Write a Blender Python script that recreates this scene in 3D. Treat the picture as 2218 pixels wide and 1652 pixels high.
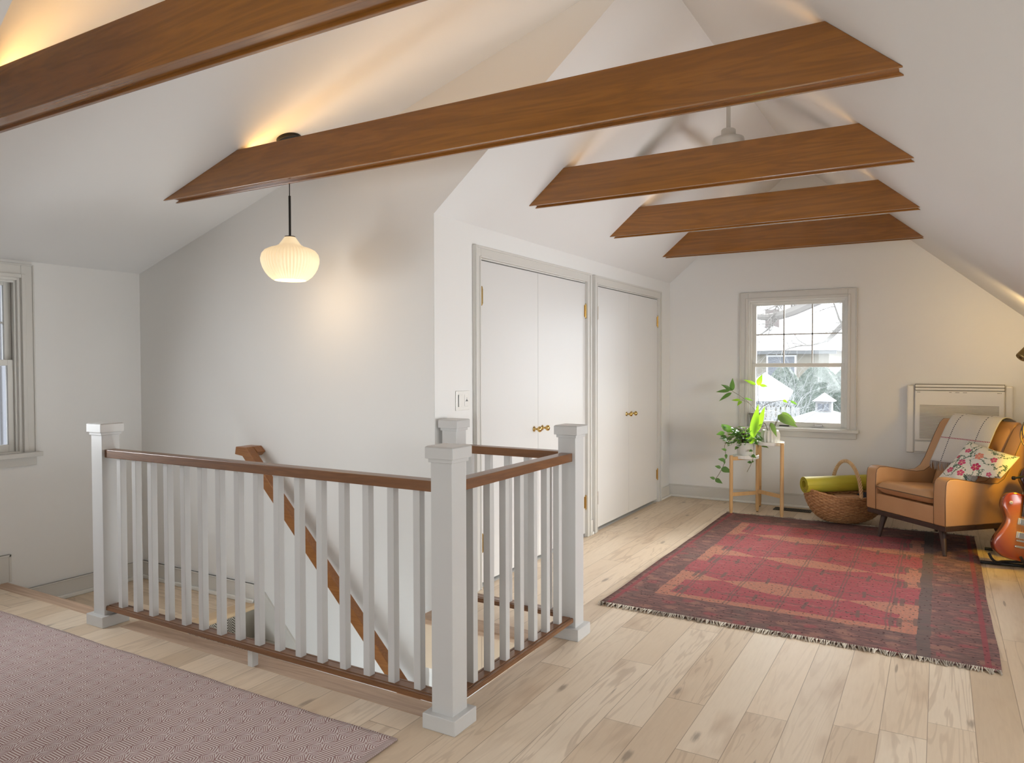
import bpy, bmesh, math, random
from math import sin, cos, pi, sqrt, atan2, radians, exp
from mathutils import Vector, Matrix
random.seed(7)
for o in list(bpy.data.objects): bpy.data.objects.remove(o, do_unlink=True)
scene = bpy.context.scene
COL = scene.collection

# ------------------------------------------------------------------ camera
def add_camera():
    cd = bpy.data.cameras.new('camera'); cam = bpy.data.objects.new('camera', cd); COL.objects.link(cam)
    yaw, pitch, roll = 0.526734, 0.0237072, -0.00239355
    cd.sensor_fit = 'HORIZONTAL'; cd.sensor_width = 36.0; cd.lens = 1591.187/2218*36.0
    cd.clip_start = 0.05; cd.clip_end = 300
    f = Vector((-sin(yaw)*cos(pitch), cos(yaw)*cos(pitch), -sin(pitch)))
    r = Vector((cos(yaw), sin(yaw), 0)); u = r.cross(f)
    r2 = cos(roll)*r + sin(roll)*u; u2 = -sin(roll)*r + cos(roll)*u
    M = Matrix(((r2.x, u2.x, -f.x, 0), (r2.y, u2.y, -f.y, 0), (r2.z, u2.z, -f.z, 1.37), (0, 0, 0, 1)))
    cam.matrix_world = M
    scene.camera = cam
add_camera()

# ------------------------------------------------------------------ world, sun, exposure
EXPOSURE = 0.27
scene.view_settings.view_transform = 'Standard'; scene.view_settings.look = 'None'
scene.view_settings.gamma = 1.0; scene.view_settings.use_curve_mapping = False
scene.view_settings.exposure = EXPOSURE
w = bpy.data.worlds.new('overcast_sky'); scene.world = w; w.use_nodes = True
bg = w.node_tree.nodes['Background']; bg.inputs[0].default_value = (0.93, 0.965, 1.0, 1); bg.inputs[1].default_value = 4.0

def area(name, loc, direction, sx, sy, power, color, spread=180):
    l = bpy.data.lights.new(name, 'AREA'); l.shape = 'RECTANGLE'; l.size = sx; l.size_y = sy
    l.energy = power; l.color = color; l.spread = radians(spread)
    o = bpy.data.objects.new(name, l); COL.objects.link(o); o.location = loc
    o.rotation_euler = Vector(direction).to_track_quat('-Z', 'Y').to_euler()
    return o
def sun(name, direction, strength, angle, color):
    l = bpy.data.lights.new(name, 'SUN'); l.energy = strength; l.angle = radians(angle); l.color = color
    o = bpy.data.objects.new(name, l); COL.objects.link(o); o.location = (0, 30, 20)
    o.rotation_euler = Vector(direction).to_track_quat('-Z', 'Y').to_euler(); return o
DAY = (0.93, 0.965, 1.0)
sun('hazy_sun', (-0.34, -1.0, -0.72), 16.0, 40, (1.0, 0.98, 0.95))
# fill lamps added at unseen windows (modelled below); stair foot is daylight from downstairs
area('fill_rear_windows', (-1.2, -2.50, 1.35), (0.0, 1, 0.02), 2.4, 1.25, 24, (0.96, 0.98, 1.0))  # fill lamp added behind the camera, inside the added rear window
area('fill_dormer_window', (-5.00, 1.42, 1.40), (1, 0.55, -0.42), 0.50, 1.15, 12, DAY, 115)  # lamp added for the dormer's daylight, at its added second window
area('fill_eave_windows', (1.14, 2.6, 0.95), (-1, 0, 0.12), 2.2, 0.5, 17, (0.96, 0.98, 1.0))  # unseen fill lamp added along the right eave
area('fill_eave_windows_far', (1.14, 4.65, 0.95), (-1, 0.05, 0.0), 1.3, 0.5, 21, (0.96, 0.98, 1.0), 105)  # second eave fill, added to lift the far end of the room
area('daylight_stair_foot', (-2.1, 2.80, -1.55), (-0.45, 0.30, 1), 0.7, 0.6, 17, (0.86, 0.94, 1.0))

# ------------------------------------------------------------------ object helpers
ORG = {}
def meta(o, label=None, cat=None, group=None, kind=None):
    if label: o['label'] = label
    if cat: o['category'] = cat
    if group: o['group'] = group
    if kind: o['kind'] = kind
    return o
def thing(name, loc, label=None, cat=None, group=None, kind=None, rz=0.0):
    o = bpy.data.objects.new(name, None); COL.objects.link(o); o.location = loc; o.rotation_euler = (0, 0, rz)
    o.empty_display_size = 0.05
    ORG[o] = Vector((0, 0, 0)) if rz else Vector(loc)
    return meta(o, label, cat, group, kind)

class MB:
    def __init__(s): s.v = []; s.f = []
    def add(s, vs, fs):
        n = len(s.v); s.v += [tuple(v) for v in vs]; s.f += [tuple(i+n for i in f) for f in fs]; return s
    def box(s, x0, x1, y0, y1, z0, z1):
        return s.add([(x, y, z) for z in (z0, z1) for y in (y0, y1) for x in (x0, x1)],
                     [(0, 2, 3, 1), (4, 5, 7, 6), (0, 1, 5, 4), (2, 6, 7, 3), (0, 4, 6, 2), (1, 3, 7, 5)])
    def prism(s, poly, axis, a, b):
        """poly: 2D points in the two other axes (in order), extruded along axis from a to b"""
        def P(p, t):
            return {'x': (t, p[0], p[1]), 'y': (p[0], t, p[1]), 'z': (p[0], p[1], t)}[axis]
        n = len(poly)
        vs = [P(p, a) for p in poly] + [P(p, b) for p in poly]
        fs = [tuple(range(n)), tuple(range(2*n-1, n-1, -1))] + [(i, i+n, (i+1) % n+n, (i+1) % n) for i in range(n)]
        return s.add(vs, fs)
    def tube(s, pts, r, n=8, cap=True, closed=False):
        pts = [Vector(p) for p in pts]; m = len(pts)
        rs = r if isinstance(r, (list, tuple)) else [r]*m
        vs = []; prev = None
        for i, p in enumerate(pts):
            if closed: t = pts[(i+1) % m]-pts[i-1]
            else: t = pts[min(i+1, m-1)]-pts[max(i-1, 0)]
            t = t.normalized() if t.length > 1e-9 else Vector((0, 0, 1))
            if prev is None:
                a = Vector((0, 0, 1)) if abs(t.z) < .9 else Vector((1, 0, 0))
                u = t.cross(a).normalized()
            else:
                u = prev - t*prev.dot(t)
                u = u.normalized() if u.length > 1e-6 else t.orthogonal().normalized()
            prev = u; w_ = t.cross(u)
            for k in range(n):
                a = 2*pi*k/n; vs.append(p+(u*cos(a)+w_*sin(a))*rs[i])
        fs = []
        for i in range(m if closed else m-1):
            j = (i+1) % m
            for k in range(n):
                fs.append((i*n+k, i*n+(k+1) % n, j*n+(k+1) % n, j*n+k))
        if cap and not closed:
            fs.append(tuple(range(n-1, -1, -1))); fs.append(tuple((m-1)*n+k for k in range(n)))
        return s.add(vs, fs)
    def bar(s, a, b, w_, h, up=(0, 0, 1)):
        """square bar from a to b, w_ across, h along up"""
        a = Vector(a); b = Vector(b); t = (b-a).normalized(); u = t.cross(Vector(up)).normalized(); v = u.cross(t)
        vs = [p+u*i*w_/2+v*j*h/2 for p in (a, b) for (i, j) in ((-1, -1), (1, -1), (1, 1), (-1, 1))]
        return s.add(vs, [(0, 3, 2, 1), (4, 5, 6, 7), (0, 1, 5, 4), (1, 2, 6, 5), (2, 3, 7, 6), (3, 0, 4, 7)])
    def lathe(s, prof, c=(0, 0, 0), n=32, flute=0, fd=0.0, fr=None, cap=True):
        vs = []; m = len(prof)
        for i, (r, z) in enumerate(prof):
            for k in range(n):
                a = 2*pi*k/n; rr = r
                if flute and (fr is None or fr[0] <= i <= fr[1]): rr = r - fd*(0.5-0.5*cos(a*flute))
                vs.append((c[0]+rr*cos(a), c[1]+rr*sin(a), c[2]+z))
        fs = [(i*n+k, i*n+(k+1) % n, (i+1)*n+(k+1) % n, (i+1)*n+k) for i in range(m-1) for k in range(n)]
        if cap:
            fs.append(tuple(range(n-1, -1, -1))); fs.append(tuple((m-1)*n+k for k in range(n)))
        return s.add(vs, fs)
    def grid(s, fn, nu, nv, closeu=False):
        vs = [fn(i/(nu if closeu else nu-1), j/(nv-1)) for i in range(nu) for j in range(nv)]
        fs = []
        for i in range(nu if closeu else nu-1):
            for j in range(nv-1):
                a = i*nv+j; b = ((i+1) % nu)*nv+j; fs.append((a, b, b+1, a+1))
        return s.add(vs, fs)
    def leaf(s, base, tip, width, normal=(0, 0, 1), droop=0.0, fold=0.25, n=7, shape=0.45):
        base = Vector(base); tip = Vector(tip); d = tip-base; L = d.length; t = d.normalized()
        nn = Vector(normal); side = t.cross(nn)
        side = side.normalized() if side.length > 1e-4 else t.orthogonal().normalized()
        up = side.cross(t).normalized()
        vs = []
        for i in range(n+1):
            q = i/n; wv = width*0.5*(sin(pi*q**(shape*1.6)) if q < 1 else 0)*(1-0.15*q)
            c = base+d*q+up*(droop*L*4*q*(1-q))
            vs += [c-side*wv+up*wv*fold, c, c+side*wv+up*wv*fold]
        fs = []
        for i in range(n):
            a = i*3; fs += [(a, a+1, a+4, a+3), (a+1, a+2, a+5, a+4)]
        return s.add(vs, fs)
    def build(s, name, mat, parent=None, bevel=0.0, seg=2, smooth=False, kind=None, subsurf=0, recalc=True, solid=0.0):
        me = bpy.data.meshes.new(name)
        org = ORG.get(parent, Vector((0, 0, 0))) if parent else Vector((0, 0, 0))
        me.from_pydata([tuple(Vector(v)-org) for v in s.v], [], s.f)
        me.materials.append(mat)
        if recalc:
            b = bmesh.new(); b.from_mesh(me); bmesh.ops.recalc_face_normals(b, faces=b.faces); b.to_mesh(me); b.free()
        me.validate(); me.update()
        o = bpy.data.objects.new(name, me); COL.objects.link(o)
        if parent: o.parent = parent; ORG[o] = org
        if smooth:
            for p in me.polygons: p.use_smooth = True
        if solid:
            m = o.modifiers.new('thickness', 'SOLIDIFY'); m.thickness = solid; m.offset = 0
        if subsurf:
            m = o.modifiers.new('subsurf', 'SUBSURF'); m.levels = subsurf; m.render_levels = subsurf
        if bevel:
            m = o.modifiers.new('bevel', 'BEVEL'); m.width = bevel; m.segments = seg; m.limit_method = 'ANGLE'; m.angle_limit = radians(40)
            m.harden_normals = False
        if kind: o['kind'] = kind
        return o
def boxo(name, mat, parent, x0, x1, y0, y1, z0, z1, bevel=0.0, **k):
    return MB().box(x0, x1, y0, y1, z0, z1).build(name, mat, parent, bevel=bevel, **k)
def copy_tree(o, parent=None, name=None):
    c = o.copy(); COL.objects.link(c); c.parent = parent
    for ch in [x for x in bpy.data.objects if x.parent == o]: copy_tree(ch, c)
    return c

# ------------------------------------------------------------------ material helpers
class N:
    """tiny expression builder on shader nodes"""
    def __init__(s, mat): s.t = mat.node_tree; s.n = s.t.nodes; s.l = s.t.links
    def sock(s, node, inp, val):
        if isinstance(val, (int, float)): node.inputs[inp].default_value = val
        elif isinstance(val, (tuple, list)): node.inputs[inp].default_value = tuple(val) if len(val) != 3 or node.inputs[inp].type == 'VECTOR' else (*val, 1)
        else: s.l.new(val, node.inputs[inp])
    def m(s, op, a, b=0.0, c=None, clamp=False):
        nd = s.n.new('ShaderNodeMath'); nd.operation = op; nd.use_clamp = clamp
        s.sock(nd, 0, a); s.sock(nd, 1, b)
        if c is not None: s.sock(nd, 2, c)
        return nd.outputs[0]
    def coords(s, kind='Object'): return s.n.new('ShaderNodeTexCoord').outputs[kind]
    def pos(s): return s.n.new('ShaderNodeNewGeometry').outputs['Position']
    def sep(s, v):
        nd = s.n.new('ShaderNodeSeparateXYZ'); s.l.new(v, nd.inputs[0]); return nd.outputs[0], nd.outputs[1], nd.outputs[2]
    def vec(s, x, y, z=0.0):
        nd = s.n.new('ShaderNodeCombineXYZ'); s.sock(nd, 0, x); s.sock(nd, 1, y); s.sock(nd, 2, z); return nd.outputs[0]
    def noise(s, v, scale=5, detail=3, rough=.5, dist=0.0, col=False):
        nd = s.n.new('ShaderNodeTexNoise'); s.l.new(v, nd.inputs['Vector'])
        nd.inputs['Scale'].default_value = scale; nd.inputs['Detail'].default_value = detail
        nd.inputs['Roughness'].default_value = rough; nd.inputs['Distortion'].default_value = dist
        return nd.outputs['Color' if col else 'Fac']
    def white(s, v):
        nd = s.n.new('ShaderNodeTexWhiteNoise'); nd.noise_dimensions = '3D'; s.l.new(v, nd.inputs['Vector']); return nd.outputs['Value']
    def voro(s, v, scale=5, out='Distance', rand=1.0):
        nd = s.n.new('ShaderNodeTexVoronoi'); s.l.new(v, nd.inputs['Vector']); nd.inputs['Scale'].default_value = scale
        nd.inputs['Randomness'].default_value = rand; nd.voronoi_dimensions = '2D'
        return nd.outputs[out]
    def mix(s, f, a, b, mode='MIX'):
        nd = s.n.new('ShaderNodeMix'); nd.data_type = 'RGBA'; nd.blend_type = mode
        s.sock(nd, 0, f)
        for i, x in ((6, a), (7, b)):
            if isinstance(x, (tuple, list)): nd.inputs[i].default_value = (*x[:3], 1)
            else: s.l.new(x, nd.inputs[i])
        return nd.outputs[2]
    def ramp(s, f, stops):
        nd = s.n.new('ShaderNodeValToRGB'); s.l.new(f, nd.inputs[0]); e = nd.color_ramp.elements
        while len(e) < len(stops): e.new(0.5)
        for el, (p, c) in zip(e, stops): el.position = p; el.color = (*c, 1) if len(c) == 3 else c
        return nd.outputs[0]
    def step(s, x, a, b):  # smooth step
        nd = s.n.new('ShaderNodeMapRange'); nd.interpolation_type = 'SMOOTHSTEP'
        s.sock(nd, 0, x); nd.inputs[1].default_value = a; nd.inputs[2].default_value = b; return nd.outputs[0]
    def bump(s, h, strength=.3, dist=.01):
        nd = s.n.new('ShaderNodeBump'); nd.inputs['Strength'].default_value = strength; nd.inputs['Distance'].default_value = dist
        s.l.new(h, nd.inputs['Height']); return nd.outputs[0]

def mat(name, color=(.8, .8, .8), rough=.5, metal=0.0, coat=0.0, emit=None, es=0.0, trans=0.0, spec=.5, sub=0.0):
    m = bpy.data.materials.new(name); m.use_nodes = True
    b = m.node_tree.nodes['Principled BSDF']
    b.inputs['Base Color'].default_value = (*color, 1); b.inputs['Roughness'].default_value = rough
    b.inputs['Metallic'].default_value = metal; b.inputs['Coat Weight'].default_value = coat
    b.inputs['Coat Roughness'].default_value = .12; b.inputs['Specular IOR Level'].default_value = spec
    if emit: b.inputs['Emission Color'].default_value = (*emit, 1); b.inputs['Emission Strength'].default_value = es
    if trans: b.inputs['Transmission Weight'].default_value = trans
    return m
def BS(m): return m.node_tree.nodes['Principled BSDF']
def setc(m, c=None, n=None, r=None):
    t = m.node_tree.links; b = BS(m)
    if c is not None: t.new(c, b.inputs['Base Color'])
    if n is not None: t.new(n, b.inputs['Normal'])
    if r is not None: t.new(r, b.inputs['Roughness'])
    return m
def paint(name, color, rough=.55, bump=.04, scale=220):
    m = mat(name, color, rough); g = N(m); v = g.pos()
    n = g.noise(v, scale, 2); n2 = g.noise(v, 1.7, 2)
    c = g.mix(g.m('MULTIPLY', n2, .25), color, tuple(x*.93 for x in color))
    return setc(m, c, g.bump(n, bump, .002))
def wood(name, light, dark, grain='x', rough=.4, coat=0.0, scale=1.0, pos=True, contrast=1.0):
    m = mat(name, light, rough, coat=coat); g = N(m); x, y, z = g.sep(g.pos() if pos else g.coords())
    k = 0.07
    sc = {'x': (k, 1, 1), 'y': (1, k, 1), 'z': (1, 1, k)}[grain]
    v = g.vec(g.m('MULTIPLY', x, sc[0]), g.m('MULTIPLY', y, sc[1]), g.m('MULTIPLY', z, sc[2]))
    a = g.noise(v, 9*scale, 4, .55, 1.2); b_ = g.noise(v, 70*scale, 3, .6); c = g.noise(v, 2.2*scale, 2)
    wv = g.m('SINE', g.m('MULTIPLY', a, 38.0)); wv = g.m('MULTIPLY_ADD', wv, .5, .5)
    f = g.m('MULTIPLY_ADD', wv, .28*contrast, g.m('MULTIPLY', b_, .55*contrast)); f = g.m('MULTIPLY_ADD', c, .45*contrast, g.m('SUBTRACT', f, .18))
    col = g.mix(g.m('ADD', f, 0.0, clamp=True), light, dark)
    return setc(m, col, g.bump(b_, .08, .002))
def cloth(name, color, rough=.9, scale=900, strength=.3):
    m = mat(name, color, rough, spec=.2); g = N(m); v = g.coords(); x, y, z = g.sep(v)
    h = g.m('MULTIPLY', g.m('SINE', g.m('MULTIPLY', x, scale)), g.m('SINE', g.m('MULTIPLY', z, scale)))
    n = g.noise(v, 60, 2); c = g.mix(g.m('MULTIPLY', n, .5), color, tuple(q*.8 for q in color))
    return setc(m, c, g.bump(h, strength, .001))

M_WALL = paint('wall_paint', (.79, .785, .765), .6)
M_CEIL = paint('ceiling_paint', (.755, .745, .73), .65)
M_TRIM = paint('greige_trim_paint', (.64, .625, .585), .38, .02)
M_TRIMW = paint('white_sash_paint', (.74, .73, .69), .35, .02)
M_DOOR = paint('closet_door_paint', (.70, .695, .68), .33, .03, 90)
M_POST = paint('railing_paint', (.57, .565, .55), .32, .02)
M_BEAM = wood('stained_beam_wood', (.35, .135, .016), (.16, .055, .007), 'x', .24, .5)
M_RAIL = wood('stained_rail_wood', (.23, .10, .036), (.10, .040, .015), 'x', .33, .15, 1.6)
M_RAILY = wood('stained_rail_wood_y', (.23, .10, .036), (.10, .040, .015), 'y', .33, .15, 1.6)
M_HAND = wood('handrail_wood', (.36, .15, .042), (.19, .068, .017), 'x', .35, .1, 1.3)
M_BRASS = mat('brass', (.62, .43, .16), .25, 1.0)
M_BLACK = mat('black_metal', (.02, .018, .016), .4, .6)
M_STEEL = mat('steel', (.6, .6, .58), .3, 1.0)
M_WHITEPL = mat('white_plastic', (.80, .79, .75), .3)
M_DARK = mat('dark_gap', (.02, .02, .02), .8)
M_SNOW = mat('snow', (.34, .35, .37), .8)

def glass_mat(name, tint=(1, 1, 1)):
    m = bpy.data.materials.new(name); m.use_nodes = True; t = m.node_tree; t.nodes.clear()
    o = t.nodes.new('ShaderNodeOutputMaterial'); mx = t.nodes.new('ShaderNodeMixShader'); tr = t.nodes.new('ShaderNodeBsdfTransparent')
    gl = t.nodes.new('ShaderNodeBsdfGlossy'); gl.inputs['Roughness'].default_value = .02; tr.inputs[0].default_value = (*tint, 1)
    fr = t.nodes.new('ShaderNodeFresnel'); fr.inputs[0].default_value = 1.45
    t.links.new(fr.outputs[0], mx.inputs[0]); t.links.new(tr.outputs[0], mx.inputs[1]); t.links.new(gl.outputs[0], mx.inputs[2])
    t.links.new(mx.outputs[0], o.inputs[0]); return m
M_GLASS = glass_mat('window_glass', (.97, .98, .98))

def floor_material(name, axis='y', warm=1.0):
    m = mat(name, (.7, .55, .4), .42); g = N(m); x, y, z = g.sep(g.pos())
    if axis == 'x': x, y = y, x
    W_ = .155
    q = g.m('DIVIDE', g.m('ADD', x, 20.02), W_); i = g.m('FLOOR', q); fx = g.m('FRACT', q)
    r1 = g.white(g.vec(i, 3.1, 0)); r2 = g.white(g.vec(i, 9.7, 2))
    Ln = g.m('MULTIPLY_ADD', r2, .7, .95)
    p = g.m('DIVIDE', g.m('ADD', g.m('ADD', y, 20.0), g.m('MULTIPLY', r1, 2.3)), Ln); j = g.m('FLOOR', p); fy = g.m('FRACT', p)
    idv = g.vec(i, j, 1.3); rb = g.white(idv); rc = g.white(g.vec(i, j, 7.7))
    off = g.m('MULTIPLY', rb, 37.0)
    gv = g.vec(g.m('ADD', x, off), g.m('MULTIPLY', g.m('ADD', y, off), .09), off)
    a = g.noise(gv, 7, 3, .55, 1.4); fine = g.noise(gv, 95, 3, .6)
    rings = g.m('MULTIPLY_ADD', g.m('SINE', g.m('MULTIPLY', a, 42.0)), .5, .5)
    blot = g.noise(g.vec(g.m('ADD', x, off), g.m('MULTIPLY', y, .3), off), 4.5, 3, .6)
    base = g.ramp(rb, [(0, (.78, .64, .48)), (.35, (.69, .555, .405)), (.6, (.81, .69, .54)), (.82, (.60, .47, .33)), (1, (.74, .60, .445))])
    c = g.mix(g.m('MULTIPLY', g.step(rings, .72, 1.0), g.m('MULTIPLY', rc, .34)), base, (.33, .22, .14))
    c = g.mix(g.m('MULTIPLY', fine, .22), c, (.36, .25, .165))
    c = g.mix(g.m('MULTIPLY', g.step(blot, .52, .78), .62), c, (.40, .27, .17))
    # knots and mineral streaks
    kv = g.vec(g.m('MULTIPLY', x, 1.0), g.m('MULTIPLY', y, .33), 0)
    kd = g.voro(kv, 3.6); kr = g.white(g.voro(kv, 3.6, 'Position'))
    k2 = g.m('MULTIPLY', g.m('SUBTRACT', 1.0, g.step(g.m('ADD', kd, g.m('MULTIPLY', g.m('SUBTRACT', fine, .5), .10)), .015, .07)), g.m('GREATER_THAN', kr, .5))
    c = g.mix(g.m('MULTIPLY', k2, .6), c, (.15, .105, .075))
    sv = g.vec(g.m('MULTIPLY', x, 1.0), g.m('MULTIPLY', y, .11), 4.0); sd = g.voro(sv, 4.6); sr = g.white(g.voro(sv, 4.6, 'Position'))
    s2 = g.m('MULTIPLY', g.m('SUBTRACT', 1.0, g.step(g.m('ADD', sd, g.m('MULTIPLY', g.m('SUBTRACT', a, .5), .07)), .012, .032)), g.m('GREATER_THAN', sr, .6))
    c = g.mix(g.m('MULTIPLY', s2, .6), c, (.15, .11, .08))
    ex = g.m('MINIMUM', fx, g.m('SUBTRACT', 1.0, fx)); ey = g.m('MULTIPLY', g.m('MINIMUM', fy, g.m('SUBTRACT', 1.0, fy)), 8.0)
    e = g.m('MINIMUM', ex, ey); seam = g.m('SUBTRACT', 1.0, g.step(e, .004, .013))
    c = g.mix(g.m('MULTIPLY', seam, .62), c, (.16, .10, .06))
    h = g.m('SUBTRACT', g.m('MULTIPLY', fine, .15), seam)
    return setc(m, c, g.bump(h, .12, .002), g.m('MULTIPLY_ADD', fine, .14, .36))
M_FLOOR = floor_material('pale_hardwood_floor')
M_LAND = floor_material('landing_hardwood', 'x')
M_NOSE = wood('pale_nosing_wood', (.64, .47, .33), (.36, .23, .15), 'x', .42, 0, 1.0, contrast=1.15)
M_NOSE2 = wood('pale_nosing_wood_y', (.66, .49, .30), (.52, .36, .21), 'y', .42, 0, 1.5)

# ------------------------------------------------------------------ room dimensions
XL, YS, XK, YF, YN, XR, YB = -5.08, 3.30, -2.415, 7.40, 1.077, 1.20, -2.6
S = .845; XG = -1.169; ZG = 3.249; SD = .31
def zl(x): return 2.2 + S*(x-XK)                # main left slope
def zr(x): return 2.477 - S*(x+.256)            # right slope
def zd(x): return ZG - SD*(XG-x)                # dormer slope
ZL = zd(XL)
ZR = zr(XR)
HX0, HX1, HY0, HY1, HY2 = XL, -1.66, 2.35, YS, 3.19   # stair opening
ZLAND = -.196; TH = .12

def struct(name, mb, m, bevel=0.0, **k):
    o = mb.build(name, m, None, bevel=bevel, **k); o['kind'] = 'structure'; return o

f = MB().box(XL, XR, YB, HY0, -.28, 0).box(HX1, XR, HY0, YF, -.28, 0).box(XK, HX1, HY2, YF, -.28, 0)
struct('floor', f, M_FLOOR, recalc=False)
struct('floor_landing', MB().box(XL, -3.87, HY0, YS, ZLAND-.25, ZLAND), M_LAND)
def wall_y(name, y0, y1, prof, holes, m):
    """wall in plane y with polygon outline prof [(x,z)] and rectangular holes [(x0,x1,z0,z1)] built by boolean-free bmesh grid"""
    bm = bmesh.new()
    xs = sorted(set([p[0] for p in prof]+[h[0] for h in holes]+[h[1] for h in holes]))
    mb = MB()
    def span(x):
        zs = []
        n = len(prof)
        for i in range(n):
            (xa, za), (xb, zb) = prof[i], prof[(i+1) % n]
            if abs(xa-xb) < 1e-9: continue
            if min(xa, xb)-1e-9 <= x <= max(xa, xb)+1e-9: zs.append(za+(zb-za)*(x-xa)/(xb-xa))
        return min(zs), max(zs)
    for a, b in zip(xs[:-1], xs[1:]):
        e = 1e-6; (la, ha), (lb, hb) = span(a+e), span(b-e)
        hs = sorted([(h[2], h[3]) for h in holes if h[0] <= a+e and h[1] >= b-e])
        lo = (la, lb)
        for (h0, h1) in hs:
            mb.prism([(a, lo[0]), (b, lo[1]), (b, h0), (a, h0)], 'y', y0, y1); lo = (h1, h1)
        mb.prism([(a, lo[0]), (b, lo[1]), (b, hb), (a, ha)], 'y', y0, y1)
    bm.free()
    o = mb.build(name, m); o['kind'] = 'structure'; return o
WX0, WX1, WZ0, WZ1 = -1.625, -.725, .745, 1.985           # far window opening
wall_y('wall_far', YF, YF+.16, [(XK-.1, -.05), (XR+.1, -.05), (XR+.1, zr(XR+.1)), (XG, ZG), (XK-.1, zl(XK-.1))], [(WX0, WX1, WZ0, WZ1)], M_WALL)
RW = (-2.4, 0.0, .72, 1.98)
wall_y('wall_rear', YB-.12, YB, [(XK-.1, -.05), (XR+.1, -.05), (XR+.1, zr(XR+.1)), (XG, ZG), (XK-.1, zl(XK-.1))], [RW], M_WALL)
# stairwell back wall with the dormer cheek above it
IN = .004
wall_y('wall_stairwell', YS, YS+.10, [(XL-.1, -3.0), (XK-IN, -3.0), (XK-IN, 2.2), (XG-IN, ZG), (XL-.1, zd(XL-.1))], [], M_WALL)
wall_y('wall_dormer_near', YN-.10, YN, [(XL-.1, -.05), (XK-IN, -.05), (XK-IN, 2.2), (XG-IN, ZG), (XL-.1, zd(XL-.1))], [], M_WALL)
# left dormer wall with its window and an added unseen one
LW = [(1.17, 1.60, .80, 1.93), (1.80, 2.49, .80, 1.93)]
mb = MB()
ys = sorted([YN-.1, YS+.1]+[a for h in LW for a in h[:2]])
for a, b in zip(ys[:-1], ys[1:]):
    hole = [h for h in LW if h[0] <= a+1e-6 and h[1] >= b-1e-6]
    if hole: mb.box(XL-.14, XL, a, b, -.6, hole[0][2]).box(XL-.14, XL, a, b, hole[0][3], ZL+.02)
    else: mb.box(XL-.14, XL, a, b, -.6, ZL+.02)
struct('wall_dormer', mb, M_WALL)
# closet knee wall (openings) and its near continuation
OP = [(3.745, 5.30), (5.495, 7.01)]; DZ = 2.01
mb = MB(); cuts = [YS] + [a for o_ in OP for a in o_] + [YF]
for k in range(0, len(cuts), 2): mb.box(XK-.12, XK, cuts[k] + (0.001 if k == 0 else 0), cuts[k+1], 0, 2.2)
for (a, b) in OP: mb.box(XK-.12, XK, a, b, DZ, 2.2)
struct('wall_closet', mb, M_WALL)
struct('wall_knee', MB().box(XK-.12, XK, YB, YN-.001, 0, 2.2), M_WALL)
RWIN = (1.5, 3.7, .70, 1.20); RWIN2 = (3.95, 5.35, .70, 1.20)
mb = MB().box(XR, XR+.12, YB, RWIN[0], 0, ZR+.02).box(XR, XR+.12, RWIN[1], RWIN2[0], 0, ZR+.02).box(XR, XR+.12, RWIN2[1], YF, 0, ZR+.02).box(XR, XR+.12, RWIN2[0], RWIN2[1], 0, RWIN2[2]).box(XR, XR+.12, RWIN2[0], RWIN2[1], RWIN2[3], ZR+.02).box(XR, XR+.12, RWIN[0], RWIN[1], 0, RWIN[2]).box(XR, XR+.12, RWIN[0], RWIN[1], RWIN[3], ZR+.02)
struct('wall_right', mb, M_WALL)
struct('wall_closet_back', MB().box(XK-.75, XK-.70, YS+.1, YF+.1, -.1, 2.25).box(XK-.75, XK-.12, YS+.1, YF+.1, 2.2, 2.25).box(XK-.75, XK-.001, YS+.1, YF+.1, -.1, -.001).box(XK-.7, XK-.12, 5.36, 5.42, 0, 2.2).box(XK-.75, XK-.12, YF, YF+.1, 0, 2.25), M_WALL)
# ceilings
mb = MB(); t = .1
for (a, b) in ((YB-.1, YN-.0005), (YS+.0005, YF+.16)):
    mb.prism([(XK-.02, zl(XK-.02)), (XG, ZG), (XG, ZG+t), (XK-.02, zl(XK-.02)+t)], 'y', a, b)
struct('ceiling_left', mb, M_CEIL)
struct('ceiling_right', MB().prism([(XG, ZG), (XR+.1, zr(XR+.1)), (XR+.1, zr(XR+.1)+t), (XG, ZG+t)], 'y', YB-.1, YF+.16), M_CEIL)
struct('ceiling_dormer', MB().prism([(XL-.1, zd(XL-.1)), (XG, ZG), (XG, ZG+t), (XL-.1, zd(XL-.1)+t)], 'y', YN, YS), M_CEIL)
# stairwell lower walls
struct('wall_stair_side', MB().box(XL, HX1, HY0-.10, HY0, -3.0, -.29), M_WALL)
struct('wall_stair_head', MB().box(HX1, HX1+.1, HY0-.1, YS, -3.0, -.29), M_WALL)
struct('wall_stair_bulkhead', MB().box(XK+.02, HX1, HY2+.02, YS+.06, -3.0, -.02), M_WALL)
struct('floor_lower', MB().box(XL, HX1+.1, HY0-.1, YS+.1, -3.1, -3.0), M_WALL)
# opening edge faces and nosings
struct('trim_1', MB().box(-3.70, HX1+.02, 2.262, HY0+.03, -.03, .002), M_NOSE, .006)
struct('trim_2', MB().box(XL, -3.88, 2.285, HY0+.03, -.03, .002), M_NOSE, .006)
struct('trim_3', MB().box(XK-.02, HX1, HY2-.035, HY2+.10, -.032, .002), M_NOSE, .008, seg=3)
struct('trim_4', MB().box(-3.96, -3.845, HY0, YS, ZLAND-.032, ZLAND+.003), M_NOSE2, .010, seg=3)

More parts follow.
